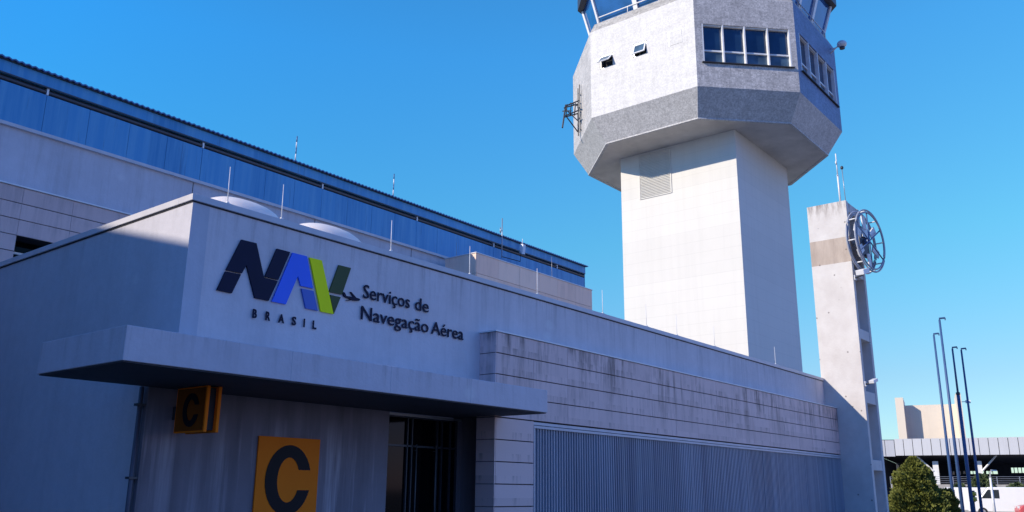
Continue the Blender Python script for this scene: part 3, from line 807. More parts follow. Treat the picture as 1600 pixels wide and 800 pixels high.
def wall_with_holes(mb, A, Bp, z0, z1, holes, depth, inward, mi=0):
    """vertical wall from A to Bp (x,y) with rectangular openings (u0,u1,z0,z1); reveals go inward by depth"""
    A = Vector((*A, 0)); Bp = Vector((*Bp, 0)); d = Bp-A; Lw = d.length; d.normalize()
    inn = Vector(inward).normalized()*depth
    us = sorted({0, Lw} | {h[0] for h in holes} | {h[1] for h in holes}); zsx = sorted({z0, z1} | {h[2] for h in holes} | {h[3] for h in holes})
    P = lambda u, z, k=0: tuple(A+d*u+inn*k+Vector((0, 0, z)))
    for a, b in zip(us, us[1:]):
        for c, e in zip(zsx, zsx[1:]):
            if any(h[0] <= a+1e-6 and b <= h[1]+1e-6 and h[2] <= c+1e-6 and e <= h[3]+1e-6 for h in holes): continue
            mb.poly([P(a, c), P(b, c), P(b, e), P(a, e)], mi)
    for h in holes:
        a, b, c, e = h
        mb.poly([P(a, c), P(b, c), P(b, c, 1), P(a, c, 1)], mi); mb.poly([P(a, e), P(b, e), P(b, e, 1), P(a, e, 1)], mi)
        mb.poly([P(a, c), P(a, e), P(a, e, 1), P(a, c, 1)], mi); mb.poly([P(b, c), P(b, e), P(b, e, 1), P(b, c, 1)], mi)
    return P
oc = octa(HW, CW, 0)
# sunlit left face, white mosaic, two hopper windows
q = MB()
yl0, yl1 = oc[0][1], oc[7][1]
hl = [(yl1-23.33, yl1-22.50, 23.98, 24.76), (yl1-21.22, yl1-20.40, 24.0, 24.78)]
PL = wall_with_holes(q, (oc[7][0], yl1), (oc[0][0], yl0), ZC, ZW, hl, 0.35, (1, 0, 0))
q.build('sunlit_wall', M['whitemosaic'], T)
for i, h in enumerate(hl):
    q = MB(); q.poly([PL(h[0], h[2], 0.9), PL(h[1], h[2], 0.9), PL(h[1], h[3], 0.9), PL(h[0], h[3], 0.9)])
    wd = q.build('small_window', M['dark'], T)
    q = MB(); a, b = yl1-h[0], yl1-h[1]; f = 0.05
    xo = oc[0][0]
    q.box(xo+0.02, xo+0.10, b, b+f, h[2], h[3]); q.box(xo+0.02, xo+0.10, a-f, a, h[2], h[3]); q.box(xo+0.02, xo+0.10, b, a, h[3]-f, h[3]); q.box(xo+0.02, xo+0.10, b, a, h[2], h[2]+f)
    q.build('frame', M['grey_metal'], wd)
    ang = R(42 if i == 0 else 20)
    ez = Vector((-math.sin(ang), 0, -math.cos(ang))); L_ = 0.60; topz = h[3]-0.09
    cpt = Vector((xo+0.02, (a+b)/2, topz))+ez*L_/2
    q = MB(); hw = (a-b)/2-0.05
    for s_ in (-1, 1): q.obox(cpt+Vector((0, s_*(hw-0.03), 0)), (0.02*math.cos(ang), 0, -0.02*math.sin(ang)), (0, 0.035, 0), ez*L_/2)
    for s_ in (-1, 1): q.obox(cpt+ez*s_*(L_/2-0.03), (0.022*math.cos(ang), 0, -0.022*math.sin(ang)), (0, hw, 0), ez*0.035)
    sash = q.build('sash', M['frame'], wd)
    q = MB(); q.obox(cpt, (0.006, 0, 0), (0, hw-0.05, 0), ez*(L_/2-0.05)); q.build('pane', M['glass_low'], sash)
q = MB(); q.box(oc[0][0]-0.012, oc[0][0]+0.01, 18.32, 19.06, 23.97, 24.80)
q.build('blanking_plate', M['whitemosaic'], T)
q = MB(); q.box(oc[0][0]-0.016, oc[0][0]+0.01, 19.06, 19.09, 23.97, 24.80); q.box(oc[0][0]-0.016, oc[0][0]+0.01, 18.32, 19.09, 24.77, 24.80); q.build('plate_edge', M['grey_metal'], T)
# chamfer facing us: grey mosaic, band window of four lights
def band_window(A, Bp, u0, u1, z0, z1, posts, inward, zbar, name='band_window'):
    A3 = Vector((*A, 0)); d = (Vector((*Bp, 0))-A3).normalized(); inn = Vector(inward).normalized()
    at = lambda u, k, z: A3+d*u+inn*k+Vector((0, 0, z))
    # thin dark opening lining = glass sheet behind
    q = MB(); q.poly([at(u0, 0.20, zbar), at(u1, 0.20, zbar), at(u1, 0.20, z1), at(u0, 0.20, z1)])
    wd = q.build(name, M['glass'], T)
    q = MB(); q.poly([at(u0, 0.20, z0), at(u1, 0.20, z0), at(u1, 0.20, zbar), at(u0, 0.20, zbar)]); q.build('lower_pane', M['glass_low'], wd)
    for u in posts:
        q = MB(); q.obox(at(u, 0.12, (z0+z1)/2), d*0.035, inn*0.12, (0, 0, (z1-z0)/2-0.002)); q.build('mullion', M['frame'], wd)
    q = MB(); q.obox(at((u0+u1)/2, 0.17, zbar), d*((u1-u0)/2), inn*0.04, (0, 0, 0.04)); q.build('transom', M['frame'], wd)
    q = MB(); q.obox(at((u0+u1)/2, 0.14, z0+0.03), d*((u1-u0)/2), inn*0.07, (0, 0, 0.03)); q.obox(at((u0+u1)/2, 0.14, z1-0.03), d*((u1-u0)/2), inn*0.07, (0, 0, 0.03))
    for ue in (u0+0.02, u1-0.02): q.obox(at(ue, 0.141, (z0+z1)/2), d*0.02, inn*0.068, (0, 0, (z1-z0)/2-0.003))
    q.build('frame', M['frame'], wd)
    q = MB(); q.obox(at((u0+u1)/2, -0.03, z0-0.03), d*((u1-u0)/2+0.08), inn*0.07, (0, 0, 0.025)); q.build('sill', M['dark'], wd)
q = MB()
A, Bp = oc[0][:2], oc[1][:2]
s2 = math.sqrt(2)
u0, u1 = 0.27*s2, 3.60*s2
wall_with_holes(q, A, Bp, ZC, ZW, [(u0, u1, 22.64, 24.80)], 0.25, (1, 1, 0))
A2, B2 = oc[1][:2], oc[2][:2]
v0, v1 = 0.55, 5.95
qb = MB(); wall_with_holes(qb, A2, B2, ZC, ZW, [(v0, v1, 22.68, 24.90)], 0.25, (0, 1, 0))
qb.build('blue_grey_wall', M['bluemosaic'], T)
for i, j in ((2, 3), (3, 4), (4, 5), (5, 6), (6, 7)):
    qr = MB() if i == 2 else qr
    wall_with_holes(qr, oc[i][:2], oc[j][:2], ZC, ZW, [], 0.1, (0, 1, 0))
qr.build('rear_wall', M['greymosaic'], T)
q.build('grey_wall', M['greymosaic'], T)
band_window(A, Bp, u0, u1, 22.64, 24.80, [1.05*s2, 1.87*s2, 2.74*s2, u1-0.05, u0+0.03], (1, 1, 0), 23.36)
band_window(A2, B2, v0, v1, 22.68, 24.90, [v0+0.03, v0+1.35, v0+2.7, v0+4.05, v1-0.05], (0, 1, 0), 23.36)
# sloping ledge, gallery rim, leaning cab glazing and its roof
q = MB(); q.loft([octa(HW, CW, ZW), octa(HW-0.28, CW-0.16, 27.05)], False, True); q.build('ledge', M['ledge'], T)
def cabpoly(k, z):
    pts = [(-6.9, -3.1), (-3.1, -6.9), (3.1, -6.9), (6.9, -3.1), (6.9, 3.1), (5.2, 4.7), (-5.2, 4.7), (-6.9, 3.1)]
    return [(CX+a*k, CY+b*k, z) for a, b in pts]
q = MB(); q.loft([cabpoly(0.925, 27.0), cabpoly(1.01, 29.15)], False, True); cg = q.build('cab_glazing', M['glass_cab'], T)
lo, hi = cabpoly(0.93, 27.0), cabpoly(1.015, 29.15)
for i in range(8):
    q = MB(); q.tube([lo[i], hi[i]], 0.10, 6); q.build('corner_post', M['frame'], T, False)
for i, us in ((7, (0.42, 0.80)), (0, (0.33, 0.66)), (1, (0.33, 0.66))):
    j = (i+1) % 8
    for u in us:
        a = Vector(lo[i]).lerp(Vector(lo[j]), u); b = Vector(hi[i]).lerp(Vector(hi[j]), u)
        n = (Vector(lo[j])-Vector(lo[i])).normalized()
        q = MB(); q.obox((a+b)/2, n*0.13, n.cross(Vector((0, 0, 1)))*0.10, (b-a)/2); q.build('mullion', M['frame'], T)
q = MB(); q.loft([cabpoly(1.06, 29.16), cabpoly(1.06, 29.9)]); q.build('cab_roof', M['dark_metal'], T)
# handrail standing on the ledge
rl = [Vector(p) for p in octa(HW-0.32, CW-0.18, 27.42)]
q = MB()
for i, j in ((7, 0), (0, 1), (1, 2)):
    a, b = rl[i], rl[j]
    a2, b2 = a.lerp(b, 0.04), a.lerp(b, 0.96)
    q.tube([a2-Vector((0, 0, 0.5)), a2, b2, b2-Vector((0, 0, 0.5))], 0.03, 6)
    for u in (0.35, 0.67):
        c = a.lerp(b, u); q.tube([c, c-Vector((0, 0, 0.5))], 0.025, 6)
q.build('handrail', M['white_metal'], T, True)
# louvre in the shaft
q = MB(); q.box(39.985, 40.0-0.001, 20.98, 22.95, 17.27, 19.82); lv = q.build('louvre', M['shaft'], T)
q = MB(); z = 17.33
while z < 19.8:
    q.obox((39.965, 21.965, z), (0.022, 0, -0.018), (0, 0.93, 0), (0.006, 0, 0.008)); z += 0.09
q.build('slat', M['shaft'], lv)
q = MB()
for a, b, c, e in ((20.96, 21.02, 17.25, 19.84), (22.91, 22.97, 17.25, 19.84)): q.box(39.96, 39.984, a, b, c, e)
q.box(39.96, 39.984, 21.02, 22.91, 17.24, 17.27); q.build('louvre_frame', M['shaft'], lv)

# floodlight on the tower corner
t = thing('tower_floodlight', (46.5, 13.8, 26.2), 'white globe floodlight on an arm at the right corner of the tower cabin', 'floodlight')
q = MB(); q.tube([(46.2, 13.84, 25.85), (46.22, 13.5, 26.12), (46.22, 13.3, 26.2)], 0.04, 6); q.tube([(46.3, 13.84, 26.2), (46.22, 13.5, 26.12)], 0.03, 6); q.build('arm', M['white_metal'], t, True)
q = MB(); rings = []
for i in range(1, 8):
    a = R(180*i/8); rings.append([(46.22+0.27*math.sin(a)*math.cos(b), 13.15+0.27*math.sin(a)*math.sin(b), 26.24-0.22*math.cos(a)) for b in [2*math.pi*k/14 for k in range(14)]])
q.loft(rings); q.build('globe', M['white_metal'], t, True)
q = MB(); q.tube([(46.22, 13.15, 25.95), (46.22, 13.15, 26.06)], 0.15, 10); q.build('lamp_collar', M['dark_metal'], t)
# lattice aerial bracket on the left chamfer
t = thing('tower_aerial', (37.5, 24.7, 22), 'dark lattice aerial bracket sticking out from the far left side of the tower cabin', 'aerial')
q = MB()
n = Vector((-1, 1, 0)).normalized(); d = Vector((1, 1, 0)).normalized()
o = Vector((oc[7][0], oc[7][1], 0))+d*3.0
P3 = lambda u, k, z: tuple(o+d*u+n*k+Vector((0, 0, z)))
for u in (-0.25, 0.25): q.tube([P3(u, 0.12, 21.6), P3(u, 0.12, 24.6)], 0.045, 6)
for z in (23.0, 23.6): q.tube([P3(-0.25, 0.12, z), P3(-0.1, 0.95, z-0.35)], 0.04, 6); q.tube([P3(0.25, 0.12, z), P3(0.1, 0.95, z-0.35)], 0.04, 6)
q.tube([P3(-0.3, 1.15, 21.8), P3(0.25, 0.85, 23.5)], 0.05, 6); q.tube([P3(-0.7, 0.7, 22.7), P3(0.7, 0.95, 23.3)], 0.04, 6); q.tube([P3(-0.6, 0.35, 23.1), P3(0.6, 0.5, 23.8)], 0.04, 6)
q.tube([P3(0.25, 0.12, 21.8), P3(0, 0.9, 22.7)], 0.035, 6); q.tube([P3(-0.25, 0.12, 22.2), P3(0, 1.0, 23.2)], 0.035, 6)
for k in range(5): q.tube([P3(-0.25, 0.12, 21.8+0.55*k), P3(0.25, 0.12, 22.1+0.55*k)], 0.03, 6)
for k in (0.35, 0.6, 0.85): q.tube([P3(-0.22, k, 23.5-0.2*k), P3(0.22, k, 22.9-0.2*k)], 0.03, 6)
q.build('lattice', M['dark_metal'], t)

# ------------------------------------------------------------------ concrete pillar with recessed front
PX0, PX1, PY0, PY1, PZ = 29.2, 30.62, 8.70, 10.06, 11.35
PI_ = thing('concrete_pillar', (29.9, 9.4, 0), 'tall fair-faced concrete pillar with a stained band and ladder-like recesses', 'pillar')
q = MB()
q.box(PX0+0.20, PX1, PY0+0.55, PY1-0.004, 0, PZ-0.004)           # rear slab
q.box(PX0, PX0+0.20, PY0, PY1, 0, PZ)                     # left rib
q.box(PX1-0.20, PX1-0.003, PY0, PY0+0.55, 0, PZ-0.003)
for z0, z1 in ((11.0, PZ-0.005), (8.75, 8.95), (6.58, 6.92), (4.46, 4.85), (2.33, 2.66), (0, 0.4)):
    q.box(PX0+0.20, PX1-0.20, PY0+0.02, PY0+0.55, z0, z1)
q.build('shaft', M['concrete'], PI_, bevel=0.012)
# round double-ring frame
RC = Vector((29.50, 8.12, 9.86)); ph = R(-8.5)
U = Vector((math.cos(ph), math.sin(ph), 0)); Nn = Vector((math.sin(ph), -math.cos(ph), 0)); Zv = Vector((0, 0, 1))
def ring(r, k, n=48): return [tuple(RC+U*r*math.cos(2*math.pi*i/n)+Zv*r*math.sin(2*math.pi*i/n)+Nn*k) for i in range(n)]
t = thing('ring_frame', tuple(RC), 'large round wheel-like white metal frame of double rings fixed high on the concrete pillar', 'round frame')
for r, k in ((1.07, 0.0), (0.98, 0.02), (1.07, -0.30), (0.98, -0.30)):
    q = MB(); q.tube(ring(r, k), 0.028, 8, closed=True); q.build('ring', M['ringpaint'], t, True)
q = MB()
for a in range(0, 360, 45):
    e = U*math.cos(R(a+8))+Zv*math.sin(R(a+8))
    q.tube([tuple(RC+e*1.03+Nn*0.01), tuple(RC+e*1.03-Nn*0.30)], 0.022, 6)
q.build('spacer', M['white_metal'], t, True)
for a in (-28, 32, 92):
    e = U*math.cos(R(a))+Zv*math.sin(R(a))
    q = MB(); q.tube([tuple(RC+e*1.0-Nn*0.02), tuple(RC-e*1.0-Nn*0.02)], 0.024, 6); q.build('spoke', M['blue_metal'], t, True)
for a, l in ((0, 1), (60, 1), (120, 1), (180, 1), (240, 1), (300, 1)):
    e = U*math.cos(R(a+38))+Zv*math.sin(R(a+38)); f = e.cross(Nn)
    q = MB(); q.obox(RC+e*0.66-Nn*0.12, e*0.23, f*0.13, Nn*0.02); q.build('plate', M['white_metal'], t)
q = MB(); q.obox(RC-Nn*0.24-U*0.05, U*0.34, Nn*0.07, Zv*0.52); q.build('backbox', M['dark_metal'], t, bevel=0.02)
q = MB(); q.obox(RC-Nn*0.14-U*0.02+Zv*0.30, U*0.24, Nn*0.02, Zv*0.17); q.build('dial_plate', M['grey_metal'], t)
q = MB(); q.tube([tuple(RC-Nn*0.04), tuple(RC-Nn*0.20)], 0.10, 16); q.build('hub', M['blue_metal'], t)
q = MB(); q.tube([tuple(RC-Nn*0.28), tuple(RC-Nn*0.95)], 0.09, 8)
for s_ in (-1, 1): q.tube([tuple(RC-Nn*0.30+Zv*0.98*s_), (29.75, 8.75, RC.z+0.9*s_)], 0.03, 6)
q.build('mount', M['grey_metal'], t)
# aerials on top of the pillar
t = thing('pillar_aerial', (29.33, 8.95, 11.35), 'taller white mast aerial with stacked sections on the pillar top', 'aerial')
q = MB(); q.tube([(29.35, 8.93, 11.34), (29.33, 8.93, 12.35)], 0.032, 8); q.tube([(29.33, 8.93, 12.35), (29.33, 8.93, 13.15)], 0.020, 8)
q.tube([(29.27, 8.93, 12.33), (29.40, 8.93, 12.33)], 0.02, 6); q.tube([(29.28, 8.93, 12.75), (29.28, 8.93, 12.85)], 0.03, 6); q.build('mast', M['white_metal'], t, True)
t = thing('pillar_aerial', (29.85, 8.9, 11.35), 'shorter thin aerial with a dark ball tip on the pillar top', 'aerial')
q = MB(); q.tube([(29.86, 8.9, 11.34), (29.79, 8.9, 12.70)], 0.013, 6); q.build('rod', M['grey_metal'], t, True)
q = MB(); rings = []
for i in range(1, 6):
    a = R(180*i/6); rings.append([(29.79+0.055*math.sin(a)*math.cos(b), 8.9+0.055*math.sin(a)*math.sin(b), 12.76-0.07*math.cos(a)) for b in [2*math.pi*k/10 for k in range(10)]])
q.loft(rings); q.build('tip', M['dark_metal'], t, True)
# lamps on the pillar
def pillar_lamp(x, y, z, label, s_=1.0):
    t = thing('pillar_lamp', (x, y, z), label, 'floodlight', 'white lamps on the concrete pillar')
    q = MB(); q.obox((x-0.18*s_, y-0.08, z+0.02), (0.20*s_, -0.02, 0.06*s_), (0, 0.10*s_, 0), (-0.02*s_, 0, 0.06*s_)); q.build('head', M['white_metal'], t, bevel=0.01)
    q = MB(); q.tube([(x+0.02, y-0.02, z-0.02), (29.33, 8.71, z-0.05)], 0.03, 6); q.build('arm', M['dark_metal'], t)
    q = MB(); q.box(29.25, 29.39, 8.66, 8.699, z-0.12, z+0.04); q.build('mounting_plate', M['white_metal'], t)
pillar_lamp(29.10, 8.36, 8.66, 'white floodlight just below the round frame on the pillar', 1.3)
pillar_lamp(29.30, 8.45, 5.10, 'small white lamp half-way up the pillar', 0.8)
t = thing('junction_box', (29.6, 8.9, 5.6), 'small grey box in a pillar recess above the lower lamp', 'box')
q = MB(); q.box(29.52, 29.66, 9.10, 9.247, 5.45, 5.8); q.build('case', M['white_metal'], t, bevel=0.01)
q = MB(); q.tube([(29.59, 9.2, 5.8), (29.59, 9.22, 6.55)], 0.012, 6); q.build('conduit', M['grey_metal'], t)

# ------------------------------------------------------------------ flagpoles
pl_lab = ['bare blue-grey flagpole, leftmost of the four by its foot', 'bare blue-grey flagpole, the tallest looking of the four',
          'bare flagpole, third from the left, with a thicker lower section', 'bare blue-grey flagpole, rightmost of the four']
for (x, y, h, lab) in ((50.96, 11.22, 10.0, pl_lab[0]), (46.49, 9.89, 10.0, pl_lab[1]), (56.46, 11.50, 10.0, pl_lab[2]), (57.28, 11.19, 10.0, pl_lab[3])):
    t = thing('flagpole', (x, y, 0), lab, 'flagpole', 'bare flagpoles')
    q = MB()
    if lab is pl_lab[2]:
        q.tube([(x, y, 0), (x, y, 7.35)], 0.105, 10, r1=0.095); q.build('lower_pole', M['pole'], t, True)
        q = MB(); q.tube([(x, y, 7.35), (x, y, h)], 0.06, 10, r1=0.05); q.build('upper_pole', M['pole'], t, True)
        q = MB(); q.tube([(x, y, 7.28), (x, y, 7.42)], 0.115, 10); q.build('collar', M['dark_metal'], t, True)
    else:
        q.tube([(x, y, 0), (x, y, h)], 0.088, 10, r1=0.05); q.build('pole', M['pole'], t, True)
    q = MB(); q.tube([(x, y, h), (x, y, h+0.08), (x+0.1, y-0.24, h+0.10)], 0.05, 6); q.tube([(x+0.1, y-0.24, h+0.1), (x+0.1, y-0.24, h-0.02)], 0.03, 6)
    q.build('truck_arm', M['pole'], t)
    q = MB(); q.tube([(x, y, 0), (x, y, 0.12)], 0.3, 12); q.build('base_plate', M['grey_metal'], t)

# ------------------------------------------------------------------ foliage
def crown(cx, cy, z0, prof, n, size, mt, parent, up=0.5, seed=1):
    """leaf sprays scattered through the volume given by prof(t)->radius; clumped, uneven outline"""
    rnd = random.Random(seed); q = MB(); H_ = prof[-1][0]-prof[0][0]
    lob = [(rnd.uniform(0, 6.28), rnd.uniform(0, 1), rnd.uniform(0.70, 1.14)) for _ in range(90)]
    def rad(t):
        for (a, ra), (b, rb) in zip(prof, prof[1:]):
            if a <= t <= b: return ra+(rb-ra)*(t-a)/(b-a)
        return 0
    for _ in range(n):
        t = rnd.uniform(prof[0][0], prof[-1][0]); a = rnd.uniform(0, 2*math.pi)
        if rnd.random() > rad(t)/max(p[1] for p in prof)+0.1: continue
        # nearest lobe decides how far the foliage reaches here
        best = min(lob, key=lambda l: (math.remainder(a-l[0], 2*math.pi))**2*1.2+((t-prof[0][0])/H_-l[1])**2*14)
        dd = (math.remainder(a-best[0], 2*math.pi))**2*1.2+((t-prof[0][0])/H_-best[1])**2*14
        f = best[2]*(1-1.6*min(dd, 0.2))
        r = rad(t)*f*math.sqrt(rnd.uniform(0.35, 1.0))
        p = Vector((cx+r*math.cos(a), cy+r*math.sin(a), z0+t))
        out = Vector((math.cos(a), math.sin(a), up+rnd.uniform(-0.3, 0.6))).normalized()
        for k in range(3):
            dr = (out+Vector((rnd.uniform(-.6, .6), rnd.uniform(-.6, .6), rnd.uniform(-.3, .8)))).normalized()
            sd = dr.cross(Vector((rnd.uniform(-1, 1), rnd.uniform(-1, 1), rnd.uniform(-1, 1)))).normalized()
            s_ = size*rnd.uniform(0.6, 1.3)
            q.poly([p-sd*s_*0.18, p+dr*s_*0.5-sd*s_*0.3, p+dr*s_, p+dr*s_*0.5+sd*s_*0.3])
    return q.build('crown', mt, parent)
def trunk(cx, cy, h, r, parent, seed=1):
    rnd = random.Random(seed); q = MB(); q.tube([(cx, cy, 0), (cx+0.03, cy, h*0.5), (cx, cy+0.04, h)], r, 8, r1=r*0.35)
    for k in range(6):
        a = rnd.uniform(0, 6.28); z = h*rnd.uniform(0.25, 0.8); l = h*0.25
        q.tube([(cx, cy, z), (cx+l*math.cos(a), cy+l*math.sin(a), z+l*0.8)], r*0.4, 5, r1=r*0.1)
    return q.build('trunk', M['bark'], parent, True)
t = thing('cypress_tree', (42.66, 10.88, 0), 'rounded conical yellow-green conifer beside the foot of the concrete pillar', 'tree')
crown(42.66, 10.88, 0, [(0.15, 0.9), (0.8, 1.22), (1.5, 1.24), (2.0, 1.05), (2.6, 0.72), (2.95, 0.38), (3.17, 0.08)], 15000, 0.13, M['cypress'], t, 0.6, 3)
trunk(42.66, 10.88, 2.7, 0.14, t)
t = thing('low_conifer', (44.6, 10.06, 0), 'darker low conifer bush touching the right flank of the rounded conifer', 'bush')
crown(44.6, 10.06, 0, [(0.1, 0.5), (0.8, 0.5), (1.3, 0.42), (1.6, 0.25), (1.8, 0.08)], 2200, 0.15, M['cypress'], t, 0.5, 5)
trunk(44.6, 10.06, 1.6, 0.09, t)
for (x, y, rr_, h, n, lab) in ((88.4, 16.95, 1.15, 3.3, 2500, 'loose pale green shrub under the far canopy, right of the white column'),
                          (88.2, 18.75, 0.8, 2.5, 1300, 'small dull shrub under the far canopy, left of the white column'),
                          (94.0, 15.2, 1.3, 2.6, 1500, 'dark spreading shrub by the far grey wall near the lamp post')):
    t = thing('shrub', (x, y, 0), lab, 'shrub', 'shrubs before the far canopy')
    crown(x, y, 0, [(0.3, rr_*0.6), (h*0.4, rr_), (h*0.7, rr_*0.9), (h*0.92, rr_*0.45), (h, 0.1)], n, 0.28, M['shrub'], t, 0.6, int(x*3+y))
    trunk(x, y, h*0.7, 0.07, t, 4)

# ------------------------------------------------------------------ far canopy building
F = thing('terminal_canopy', (109, 22, 0), 'far long roof canopy with pale ribbed fascia on white columns over a dark hall', 'building')
a = Vector((108.08, 29.40, 0)); b = Vector((111.9, 10.5, 0)); dv = (b-a).normalized(); nv = Vector((dv.y, -dv.x, 0))*-1   # nv points away from us
if nv.x < 0: nv = -nv
z0, z1 = 5.92, 7.80
q = MB(); Lw = (b-a).length; n = int(Lw/0.95)
for i in range(n):
    u0, u1 = Lw*i/n, Lw*(i+1)/n
    c = a+dv*(u0+u1)/2
    q.obox(c+Vector((0, 0, (z0+z1)/2))+nv*0.06, dv*((u1-u0)/2-0.03), nv*0.05, (0, 0, (z1-z0)/2))
# angled left end
e = Vector((107.3, 31.3, 0)); d2 = (e-a).normalized(); L2 = (e-a).length
for i in range(2):
    c = a+d2*(L2*(i+0.5)/2)
    q.obox(c+Vector((0, 0, (z0+z1)/2-0.12)), d2*(L2/4-0.03), nv*0.05, (0, 0, (z1-z0)/2-0.02))
q.build('fascia', M['fascia'], F)
q = MB()
P4 = lambda p, z: (p.x, p.y, z)
back = nv*36
for p0, p1 in ((z0+0.05, z1-0.06),):
    q.loft([[P4(e+nv*0.2, p0), P4(a+nv*0.14, p0), P4(b+nv*0.14, p0), P4(b+back, p0), P4(e+back, p0)], [P4(e+nv*0.2, p1), P4(a+nv*0.14, p1), P4(b+nv*0.14, p1), P4(b+back, p1), P4(e+back, p1)]])
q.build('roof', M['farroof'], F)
q = MB()
for p in (a, ):
    for i in range(int(Lw/0.95)+1): pass
# back wall with a strip of window openings
bw0 = a+nv*30+(-dv)*4; bw1 = b+nv*30
holes = [(h[0]+0, h[1]+0, h[2], h[3]) for h in [(8.9, 9.5, 4.35, 4.85), (9.9, 10.3, 4.35, 4.85), (10.6, 13.2, 4.45, 4.85), (13.5, 14.9, 4.45, 4.85), (16.6, 18.6, 4.6, 5.3), (19.0, 22.0, 4.55, 5.25)]]
q = MB(); wall_with_holes(q, bw0[:2], bw1[:2], 0, 5.95, holes, 0.3, nv)
for h in holes:
    k = h[0]+0.35
    while k < h[1]-0.2:
        c = bw0+(bw1-bw0).normalized()*k; q.obox(c+Vector((0, 0, (h[2]+h[3])/2))+nv*0.1, dv*0.05, nv*0.05, (0, 0, (h[3]-h[2])/2)); k += 0.45
pe = e+nv*0.6; pf = e+nv*30; q.poly([(pe.x, pe.y, 0), (pf.x, pf.y, 0), (pf.x, pf.y, 5.95), (pe.x, pe.y, 5.95)])
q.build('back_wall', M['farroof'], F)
def far_col(x, y, w, z_top, sgn):
    q = MB(); c = Vector((x, y, 0))
    q.loft([[P4(c+dv*w*(-1), 0), P4(c+dv*w, 0), P4(c+dv*w+nv*0.5, 0), P4(c-dv*w+nv*0.5, 0)], [P4(c-dv*w*1.15, z_top), P4(c+dv*w*1.15, z_top), P4(c+dv*w*1.15+nv*0.5, z_top), P4(c-dv*w*1.15+nv*0.5, z_top)]])
    q.build('column', M['white_metal'], F)
    q = MB(); q.tube([tuple(c+dv*sgn*(w)+Vector((0, 0, z_top-1.1))), tuple(c+dv*sgn*(w+1.6)+Vector((0, 0, z_top+0.6)))], 0.11, 6); q.build('strut', M['white_metal'], F)
far_col(111.2, 21.45, 0.28, 5.30, 1)
far_col(110.3, 25.75, 0.26, 5.30, -1)

# block behind the canopy
K = thing('far_block', (146, 34, 0), 'cream windowless block with two end fins rising behind the far canopy', 'building')
pa, pb = Vector((145.2, 37.6, 0)), Vector((146.9, 30.3, 0)); kd = (pb-pa).normalized(); kn = Vector((-kd.y, kd.x, 0))
if kn.x < 0: kn = -kn
q = MB(); q.loft([[P4(pa, 0), P4(pb, 0), P4(pb+kn*10, 0), P4(pa+kn*10, 0)], [P4(pa, 15.0), P4(pb, 15.0), P4(pb+kn*10, 15.0), P4(pa+kn*10, 15.0)]]); q.build('wall', M['farwhite'], K)
for p, zt_, l, r_ in ((pa+kd*0.15, 16.0, 1.15, 0.0), (pb-kd*0.1, 16.3, 0.0, 0.75)):
    q = MB(); f0 = p-kn*2.6
    q.loft([[P4(f0-kd*l, 0), P4(f0+kd*r_, 0), P4(p+kd*r_+kn*6, 0), P4(p-kd*l+kn*6, 0)], [P4(f0-kd*l, zt_), P4(f0+kd*r_, zt_), P4(p+kd*r_+kn*6, zt_), P4(p-kd*l+kn*6, zt_)]]); q.build('end_fin', M['farwhite'], K)
q = MB(); c = pb+kd*1.6+Vector((0, 0, 15.3)); q.obox(c, kd*0.35, kn*0.2, (0, 0, 0.22)); q.tube([tuple(c-kd*1.2), tuple(c)], 0.06, 5); q.build('lamp', M['white_metal'], K)

# grey perimeter wall, lamp post, yellow beacon
t = thing('perimeter_wall', (98, 20, 0), 'low grey wall with mesh on top running before the far dark hall', 'wall')
wa, wb = Vector((96.5, 27, 0)), Vector((100, 6, 0)); wd_ = (wb-wa).normalized()
q = MB(); q.obox((wa+wb)/2+Vector((0, 0, 1.3)), wd_*((wb-wa).length/2), wd_.cross(Vector((0, 0, 1)))*0.1, (0, 0, 1.3)); q.build('panel', M['kerb'], t)
q = MB()
for i in range(12):
    c = wa.lerp(wb, i/11); q.tube([tuple(c+Vector((0, 0, 2.6))), tuple(c+Vector((0, 0, 3.35)))], 0.04, 5)
for z in (2.75, 2.95, 3.15, 3.34): q.tube([tuple(wa+Vector((0, 0, z))), tuple(wb+Vector((0, 0, z)))], 0.02, 4)
q.build('mesh_rail', M['grey_metal'], t)
t = thing('lamp_post', (68.84, 12.66, 0), 'slim white lamp post with a bent head before the far canopy', 'lamp post')
q = MB(); q.tube([(68.84, 12.66, 0), (68.84, 12.66, 2.75)], 0.10, 8, r1=0.07); q.build('post', M['white_metal'], t, True)
q = MB(); q.tube([(68.84, 12.66, 2.75), (68.86, 12.60, 3.15), (68.88, 12.48, 3.25)], 0.04, 6); q.build('arm', M['white_metal'], t, True)
q = MB(); q.obox((68.9, 12.40, 3.25), (0.10, 0, 0), (0, 0.18, 0.02), (0, 0, 0.04)); q.build('lamp_head', M['white_metal'], t)
t = thing('yellow_beacon', (58.82, 11.86, 0), 'small yellow beacon light on a post in front of the far shrubs', 'beacon')
q = MB(); q.tube([(58.82, 11.86, 0), (58.82, 11.86, 1.2)], 0.05, 8); q.build('post', M['dark_metal'], t, True)
for z in (1.25, 1.55): q = MB(); q.tube([(58.82, 11.86, z), (58.82, 11.86, z+0.22)], 0.20, 10); q.build('lens', M['yellow'], t, True)
q = MB(); q.tube([(58.82, 11.86, 1.2), (58.82, 11.86, 1.85)], 0.12, 8); q.build('housing', M['dark_metal'], t)

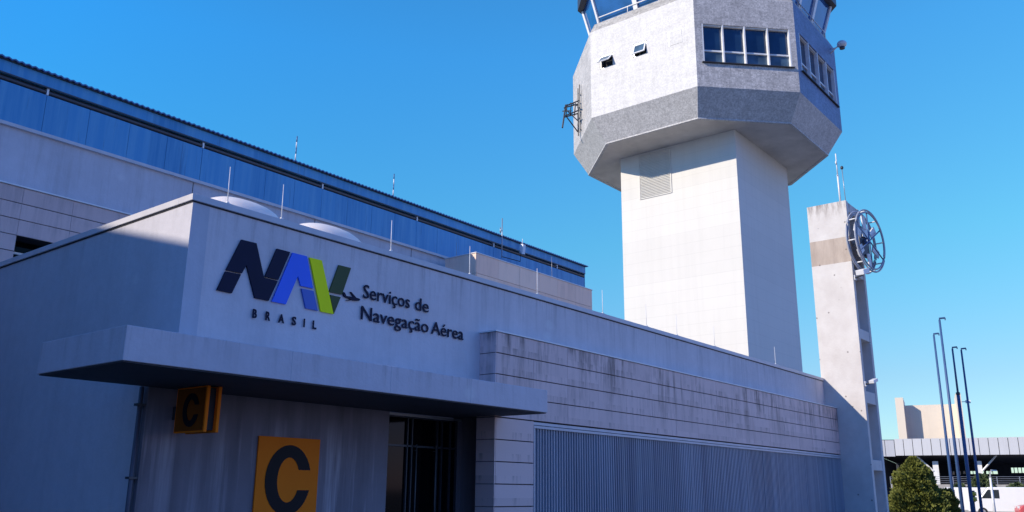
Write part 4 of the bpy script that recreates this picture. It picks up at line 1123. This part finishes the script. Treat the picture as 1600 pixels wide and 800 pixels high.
# ------------------------------------------------------------------ parked vehicles
def vehicle(loc, rz, kind, paint, label, grp):
    t = thing('parked_'+kind, (0, 0, 0), label, kind, grp)
    if kind == 'van':
        Lh, Wd = 2.6, 0.98
        side = [(-Lh, 0.35), (-Lh, 1.0), (-Lh+0.15, 2.05), (-Lh+0.4, 2.2), (1.1, 2.2), (1.75, 1.35), (2.5, 1.1), (2.62, 0.7), (2.6, 0.35)]
        gl = [(1.05, 1.35), (1.60, 1.35), (1.10, 2.0), (0.35, 2.0), (0.35, 1.35)]
    else:
        Lh, Wd = 2.1, 0.86
        side = [(-2.1, 0.3), (-2.15, 0.75), (-1.95, 1.0), (-1.55, 1.08), (-0.95, 1.45), (0.35, 1.47), (1.05, 1.02), (1.85, 0.88), (2.1, 0.65), (2.08, 0.3)]
        gl = [(-1.3, 1.05), (0.85, 1.05), (0.32, 1.40), (-0.88, 1.39)]
    q = MB(); q.loft([[(x, -Wd, z) for x, z in side], [(x, -Wd*0.9, z) for x, z in side]][:1]+[[(x, Wd, z) for x, z in side]])
    body = q.build('body', M[paint], t, bevel=0.07)
    for s_ in (-1, 1):
        q = MB(); q.loft([[(x, s_*(Wd+0.004), z) for x, z in gl], [(x, s_*(Wd-0.03), z) for x, z in gl]]); q.build('side_window', M['glass_car'], t)
    ws = ((1.16, 2.12), (1.72, 1.40)) if kind == 'van' else ((0.42, 1.42), (1.0, 1.06))
    (x0, za_), (x1, zb_) = ws; nx, nz = (za_-zb_), (x1-x0); l = math.hypot(nx, nz); nx, nz = nx/l*0.03, nz/l*0.03
    q = MB(); q.loft([[(x0+nx, -Wd*0.86, za_+nz), (x1+nx, -Wd*0.92, zb_+nz), (x1+nx, Wd*0.92, zb_+nz), (x0+nx, Wd*0.86, za_+nz)], [(x0-nx, -Wd*0.86, za_-nz), (x1-nx, -Wd*0.92, zb_-nz), (x1-nx, Wd*0.92, zb_-nz), (x0-nx, Wd*0.86, za_-nz)]]); q.build('windscreen', M['glass_car'], t)
    for xx in (-Lh*0.62, Lh*0.62):
        for s_ in (-1, 1):
            q = MB(); q.tube([(xx, s_*(Wd-0.2), 0.34), (xx, s_*(Wd+0.02), 0.34)], 0.34, 18); wh = q.build('wheel', M['tyre'], t)
            q = MB(); q.tube([(xx, s_*(Wd+0.021), 0.34), (xx, s_*(Wd+0.03), 0.34)], 0.2, 12); q.build('rim', M['grey_metal'], wh)
    for s_ in (-1, 1):
        q = MB(); q.box(Lh-0.08, Lh+0.03, s_*Wd*0.75-0.13, s_*Wd*0.75+0.13, 0.68, 0.86); q.build('headlight', M['frame'], t)
        q = MB(); q.box(-Lh-0.07, -Lh+0.02, s_*Wd*0.8-0.08, s_*Wd*0.8+0.08, 0.75, 1.0); q.build('tail_light', M['redlamp'], t)
    t.location = loc; t.rotation_euler = (0, 0, rz)
    return t
vehicle((83.0, 17.6, 0), R(94), 'van', 'carwhite', 'white van parked side-on behind the left two flagpoles', 'vehicles parked before the far canopy')
vehicle((78.5, 13.6, 0), R(100), 'van', 'carwhite', 'white van parked right of the yellow beacon, behind the lamp post', 'vehicles parked before the far canopy')
vehicle((76.0, 10.4, 0), R(110), 'car', 'carred', 'red car parked at the right edge, before the far wall', 'vehicles parked before the far canopy')
